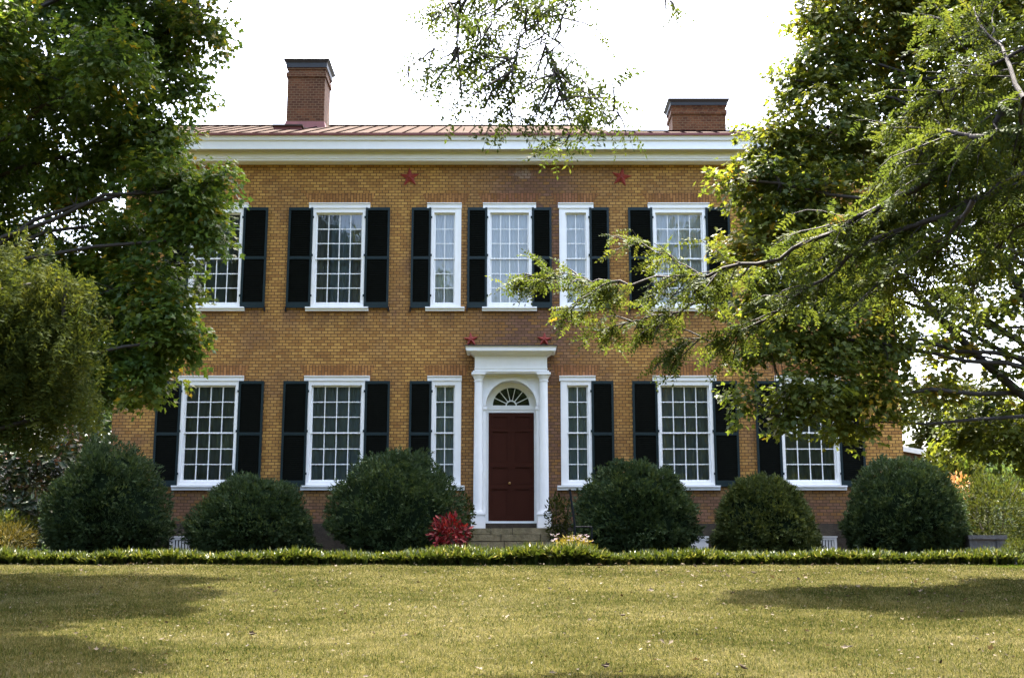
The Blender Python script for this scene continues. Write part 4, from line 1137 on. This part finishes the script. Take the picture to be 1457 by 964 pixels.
# ------------------------------------------------------------------ lilyturf edging
def turf(name, label, px0, px1, Y0, Y1, h, n, seed, top_bulge=0.0):
    r = np.random.default_rng(seed)
    a, b = at(px0, 795, (Y0 + Y1) / 2).x, at(px1, 795, (Y0 + Y1) / 2).x
    nt_ = n // 16
    tx = r.uniform(a, b, nt_); ty = Y0 + .07 * np.sin(tx * 1.7) + .05 * np.sin(tx * 4.9 + 1) + r.random(nt_) * (Y1 - Y0) - .06 * r.random(nt_) ** 3; th = h * r.uniform(.75, 1.12, nt_) * (1 + .14 * np.sin(tx * 2.1 + seed) + .07 * np.sin(tx * 5.3))
    if top_bulge: th *= .55 + top_bulge * (1 - ((tx - (a + b) / 2) / ((b - a) / 2)) ** 4)
    i = np.repeat(np.arange(nt_), 16); n = len(i)
    ang = r.uniform(0, 6.283, n); lean = r.uniform(.15, 1.45, n)
    d = np.stack([np.cos(ang), np.sin(ang), np.zeros(n)], 1)
    base = np.stack([tx[i], ty[i], gz(tx[i], ty[i])], 1) + d * r.uniform(0, .05, n)[:, None]
    L = th[i] * r.uniform(.8, 1.25, n); wd = r.uniform(.012, .022, n)
    sd_ = np.stack([-d[:, 1], d[:, 0], np.zeros(n)], 1)
    up = np.array([0, 0, 1.])
    ts = [0, .45, .8, 1.0]; V = []
    for k, t in enumerate(ts):
        p = base + d * (lean * L * (t ** 1.8) * .75)[:, None] + up * (L * (t - .42 * lean * t * t))[:, None]
        ww = wd * (1.0, 1.15, .8, .05)[k]
        V += [p - sd_ * ww[:, None], p + sd_ * ww[:, None]]
    V = np.stack(V, 1).reshape(-1, 3); o = (np.arange(n) * 8)[:, None]
    Fq = np.concatenate([o + np.array([2*k, 2*k+1, 2*k+3, 2*k+2]) for k in range(3)])
    g = Geo(); rr = np.clip(.5 + r.normal(0, .12, nt_)[i] + r.normal(0, .19, n), 0, 1)
    g.add(V, Fq, np.repeat(rr, 8))
    o = g.build(name, M['turf'], attr=True)
    return tag(o, label, 'ground cover', kind='stuff')
turf('lilyturf_border', 'strap leaved green lilyturf edging left of the steps', -60, 596, -5.6, -4.85, .27, 17000, 61)
turf('lilyturf_border', 'raised mound of lilyturf in front of the stone steps', 588, 876, -5.75, -4.8, .345, 13000, 62, .55)
turf('lilyturf_border', 'strap leaved green lilyturf edging right of the steps', 868, 1440, -5.6, -4.85, .27, 15000, 63)
# bare bed between border and house
g = Geo(); g.poly([(XL - 4, -5.5, .006), (XR + 4, -5.5, .006), (XR + 4, -.03, .006), (XL - 4, -.03, .006)])
tag(g.build('mulch_bed', paint('mulch', (0.035, 0.024, 0.016), .95, .5, 14)), kind='structure')

# ------------------------------------------------------------------ lawn grass, fallen leaves
r = np.random.default_rng(71)
def grass_zone(d0, d1, dens):
    A_ = 0; d = np.sqrt(r.uniform(d0 * d0, d1 * d1, int(dens * .5 * 1.0 * (d1 * d1 - d0 * d0))))
    hw = .50 * d + .6; x = r.uniform(-1, 1, len(d)) * hw
    return x, CAM.y + d
X_, Y_, H_, W_ = [], [], [], []
for (d0, d1, dens, hh, ww) in ((8.2, 13, 3000, .040, .0038), (13, 18, 1900, .038, .0052), (18, 24.45, 1100, .035, .007)):
    x, y = grass_zone(d0, d1, dens); X_.append(x); Y_.append(y); H_.append(hh * r.uniform(.5, 1.25, len(x))); W_.append(ww * r.uniform(.7, 1.3, len(x)))
X_ = np.concatenate(X_); Y_ = np.concatenate(Y_); H_ = np.concatenate(H_); W_ = np.concatenate(W_)
n = len(X_); ang = r.uniform(0, 6.283, n); lean = r.uniform(0, 1.9, n)
P = np.stack([X_, Y_, gz(X_, Y_) - .004], 1)
A = np.stack([np.cos(ang) * lean, np.sin(ang) * lean, np.ones(n)], 1); A = norm(A)
a2 = r.uniform(0, 6.283, n); Sd = np.stack([np.cos(a2), np.sin(a2), np.zeros(n)], 1)
V = np.stack([P - Sd * W_[:, None], P + Sd * W_[:, None], P + A * H_[:, None]], 1).reshape(-1, 3)
g = Geo(); g.add(V, np.arange(3 * n).reshape(-1, 3), np.repeat(np.clip(r.normal(.42, .27, n), 0, 1), 3))
tag(g.build('lawn_grass', M['grass'], attr=True), 'short dry olive lawn grass in front of the house', 'grass', kind='stuff')

lt_ = []
for k in range(6):
    rr = np.random.default_rng(80 + k); g = Geo()
    tv = T_MAPLE[0].copy(); tv[:, 1] -= .45; tv[:, 2] += .5 * tv[:, 0] ** 2 * rr.uniform(.2, 1.6) + rr.uniform(.1, .9) * tv[:, 1] ** 2
    tv = tv * rr.uniform(.05, .08) * np.array([rr.uniform(.6, 1), 1, 1])
    g.add(tv, T_MAPLE[1], np.full(len(tv), [.95, .8, .15, .7, .45, .9][k])); lt_.append(g)
src = [g.build('fallen_leaf', M['deadleaf'], attr=True) for g in lt_]
leaf_lab = ('pale curled fallen leaf lying on the dry lawn', 'brown curled fallen leaf lying on the lawn')
cnt = 0
for i in range(210):
    d = math.sqrt(r.uniform(9.8 ** 2, 24.6 ** 2)); 
    x = float(np.clip(r.normal(.12, .3), -.43, .43)) * d if r.random() < .55 else float(r.uniform(-.43, .43)) * d
    if r.random() < .3: d = float(r.uniform(17, 24.3)); x = float(np.clip(r.normal(4.2, 1.7), .5, .43 * d))
    y = CAM.y + d; k = int(r.integers(6))
    o = src[k] if i == k else src[k].copy()
    if i == k or o not in src:
        pass
    if o is src[k] and i != k: continue
    if o is not src[k]: COL.objects.link(o)
    o.location = (x, y, float(gz(x, y)) + .045); o.rotation_euler = (r.normal(0, .35), r.normal(0, .35), r.uniform(0, 6.28))
    s = r.uniform(.8, 1.35); o.scale = (s, s, s)
    br_ = k in (2, 4)
    tag(o, leaf_lab[1] if br_ else leaf_lab[0], 'leaf', 'brown fallen leaves on the lawn' if br_ else 'pale fallen leaves on the lawn')
for k, o in enumerate(src):
    if 'label' not in o:
        d = 12 + k * 1.7; x = -2 + k; o.location = (x, CAM.y + d, float(gz(x, CAM.y + d)) + .045)
        br_ = k in (2, 4); tag(o, leaf_lab[1] if br_ else leaf_lab[0], 'leaf', 'brown fallen leaves on the lawn' if br_ else 'pale fallen leaves on the lawn')
# crumbs of leaf and straw
n = 3800; d = np.sqrt(r.uniform(9 ** 2, 24.8 ** 2, n)); x = r.uniform(-.48, .48, n) * d; y = CAM.y + d
g = Geo(); A = norm(r.normal(0, 1, (n, 3)) * np.array([1, 1, .25]))
g.cloud(T_LEAF[0], T_LEAF[1], np.stack([x, y, gz(x, y) + .04], 1), A, norm(np.array([0, 0, 1.]) + r.normal(0, .4, (n, 3))), r.uniform(.018, .05, n), np.clip(r.normal(.55, .3, n), 0, 1))
tag(g.build('leaf_litter', M['deadleaf'], attr=True), 'tiny scraps of dry leaf scattered over the lawn', 'leaf litter', kind='stuff')

# ------------------------------------------------------------------ trees around and behind
def simple_tree(name, label, blobs, mat, seed, base_px, Y, dens, per, size, spread=.5, tmpl=T_LEAF, rad=.2, group=None, twigs=.05, base_x=None):
    r = np.random.default_rng(seed)
    bx = base_x if base_x is not None else at(base_px, 780, Y).x
    t = thing(name, label, 'tree', group, (bx, Y, float(gz(bx, Y))))
    g, ce = crown(r, blobs, dens, per, spread, .35, size, tmpl, .4, .6)
    put(g, 'crown', M[mat], t, attr=True)
    c = np.mean([np.array(b[0]) for b in blobs], axis=0)
    fork = Vector((bx, Y, max(float(gz(bx, Y)) + .6, c[2] * .6)))
    put(wood(r, (bx, Y, float(gz(bx, Y))), fork, rad, blobs, ce, twigs, rad * .4), 'trunk', M['bark'], t, smooth=True)
    return t
simple_tree('magnolia_tree', 'dark glossy magnolia with rusty leaf undersides left of the house',
            [blob(20, 690, 75, -.5), blob(70, 650, 55, -.3), blob(10, 600, 65, -.2), blob(85, 600, 38, .2), blob(60, 740, 45, -.8), blob(-70, 660, 100, 0), blob(100, 560, 28, .5), blob(95, 690, 35, -.2)], 'magnolia', 91, 20, -.2, 9, 24, (.13, .2), .34, rad=.14)
simple_tree('background_tree', 'blue green tree standing behind the left corner of the house',
            [blob(130, 620, 48, 14), blob(120, 560, 48, 14.5), blob(150, 520, 36, 14), blob(90, 500, 50, 15), blob(120, 680, 50, 14), blob(30, 560, 80, 16), blob(20, 470, 70, 16)], 'back', 92, 120, 14.5, 7, 24, (.2, .32), .6, rad=.25, group='trees behind the house')
simple_tree('background_tree', 'tall hazy green tree beyond the left edge of the house',
            [blob(60, 450, 60, 30), blob(140, 440, 34, 30), blob(0, 480, 90, 30), blob(90, 560, 90, 31), blob(10, 640, 100, 31), blob(-80, 500, 100, 31)], 'back', 93, 40, 30, 5, 22, (.3, .5), .9, rad=.3, group='trees behind the house')
simple_tree('background_tree', 'pale yellow green tree to the right of the house wing',
            [blob(1318, 600, 46, 12), blob(1330, 560, 36, 12.4), blob(1400, 570, 50, 12.8), blob(1340, 630, 36, 12), blob(1380, 620, 40, 12.5), blob(1420, 605, 42, 12), blob(1360, 670, 45, 12), blob(1430, 650, 50, 13)], 'shrub', 94, 1385, 12.5, 7, 22, (.18, .3), .5, rad=.16, group='trees behind the house')
simple_tree('background_tree', 'blue green tree far behind at the right edge',
            [blob(1450, 640, 50, 34), blob(1400, 660, 45, 34), blob(1500, 600, 60, 34), blob(1440, 700, 60, 34), blob(1340, 690, 50, 34)], 'back', 95, 1450, 34, 6, 22, (.3, .5), .9, rad=.28, group='trees behind the house')
# distant wood closing the view, and the trees across the lawn that the window panes mirror
r = np.random.default_rng(96); g = Geo()
n = 26000; x = r.uniform(-95, 95, n); hh = 6.0 + 1.6 * np.sin(x * .21) + 1.2 * np.sin(x * .57 + 1) + .8 * np.sin(x * 1.3)
P = np.stack([x, 75 + r.uniform(0, 8, n), hh * r.random(n) ** .75], 1)
g.cloud(T_LEAF[0], T_LEAF[1], P, norm(r.normal(0, 1, (n, 3))), norm(np.array([0, -.5, .8]) + r.normal(0, .6, (n, 3))), r.uniform(.6, 1.2, n), np.clip(r.normal(.4, .2, n), 0, 1))
tag(g.build('far_woods', M['back'], attr=True), 'distant belt of trees along the horizon', 'woods', kind='stuff')
for k, (x, y, h) in enumerate(((-21, -60, 30), (-14, -68, 27), (-8.5, -64, 20), (-3.5, -68, 24), (1.5, -64, 23), (6.5, -68, 24), (12, -64, 21), (19, -62, 22), (27, -66, 22), (-31, -64, 24))):
    z0 = float(gz(x, y))
    simple_tree('lawn_tree', ('broad tree across the lawn facing the house', )[0], [((x, y, z0 + h * .62), (h * .3, h * .3, h * .34)), ((x + 1.8, y + 1, z0 + h * .45), (h * .25, h * .25, h * .2)), ((x - 2, y, z0 + h * .5), (h * .25, h * .25, h * .2))],
                'back', 100 + k, 0, y, 3.0, 20, (.35, .6), .9, rad=.3, group='trees across the lawn', base_x=x, twigs=0.02)
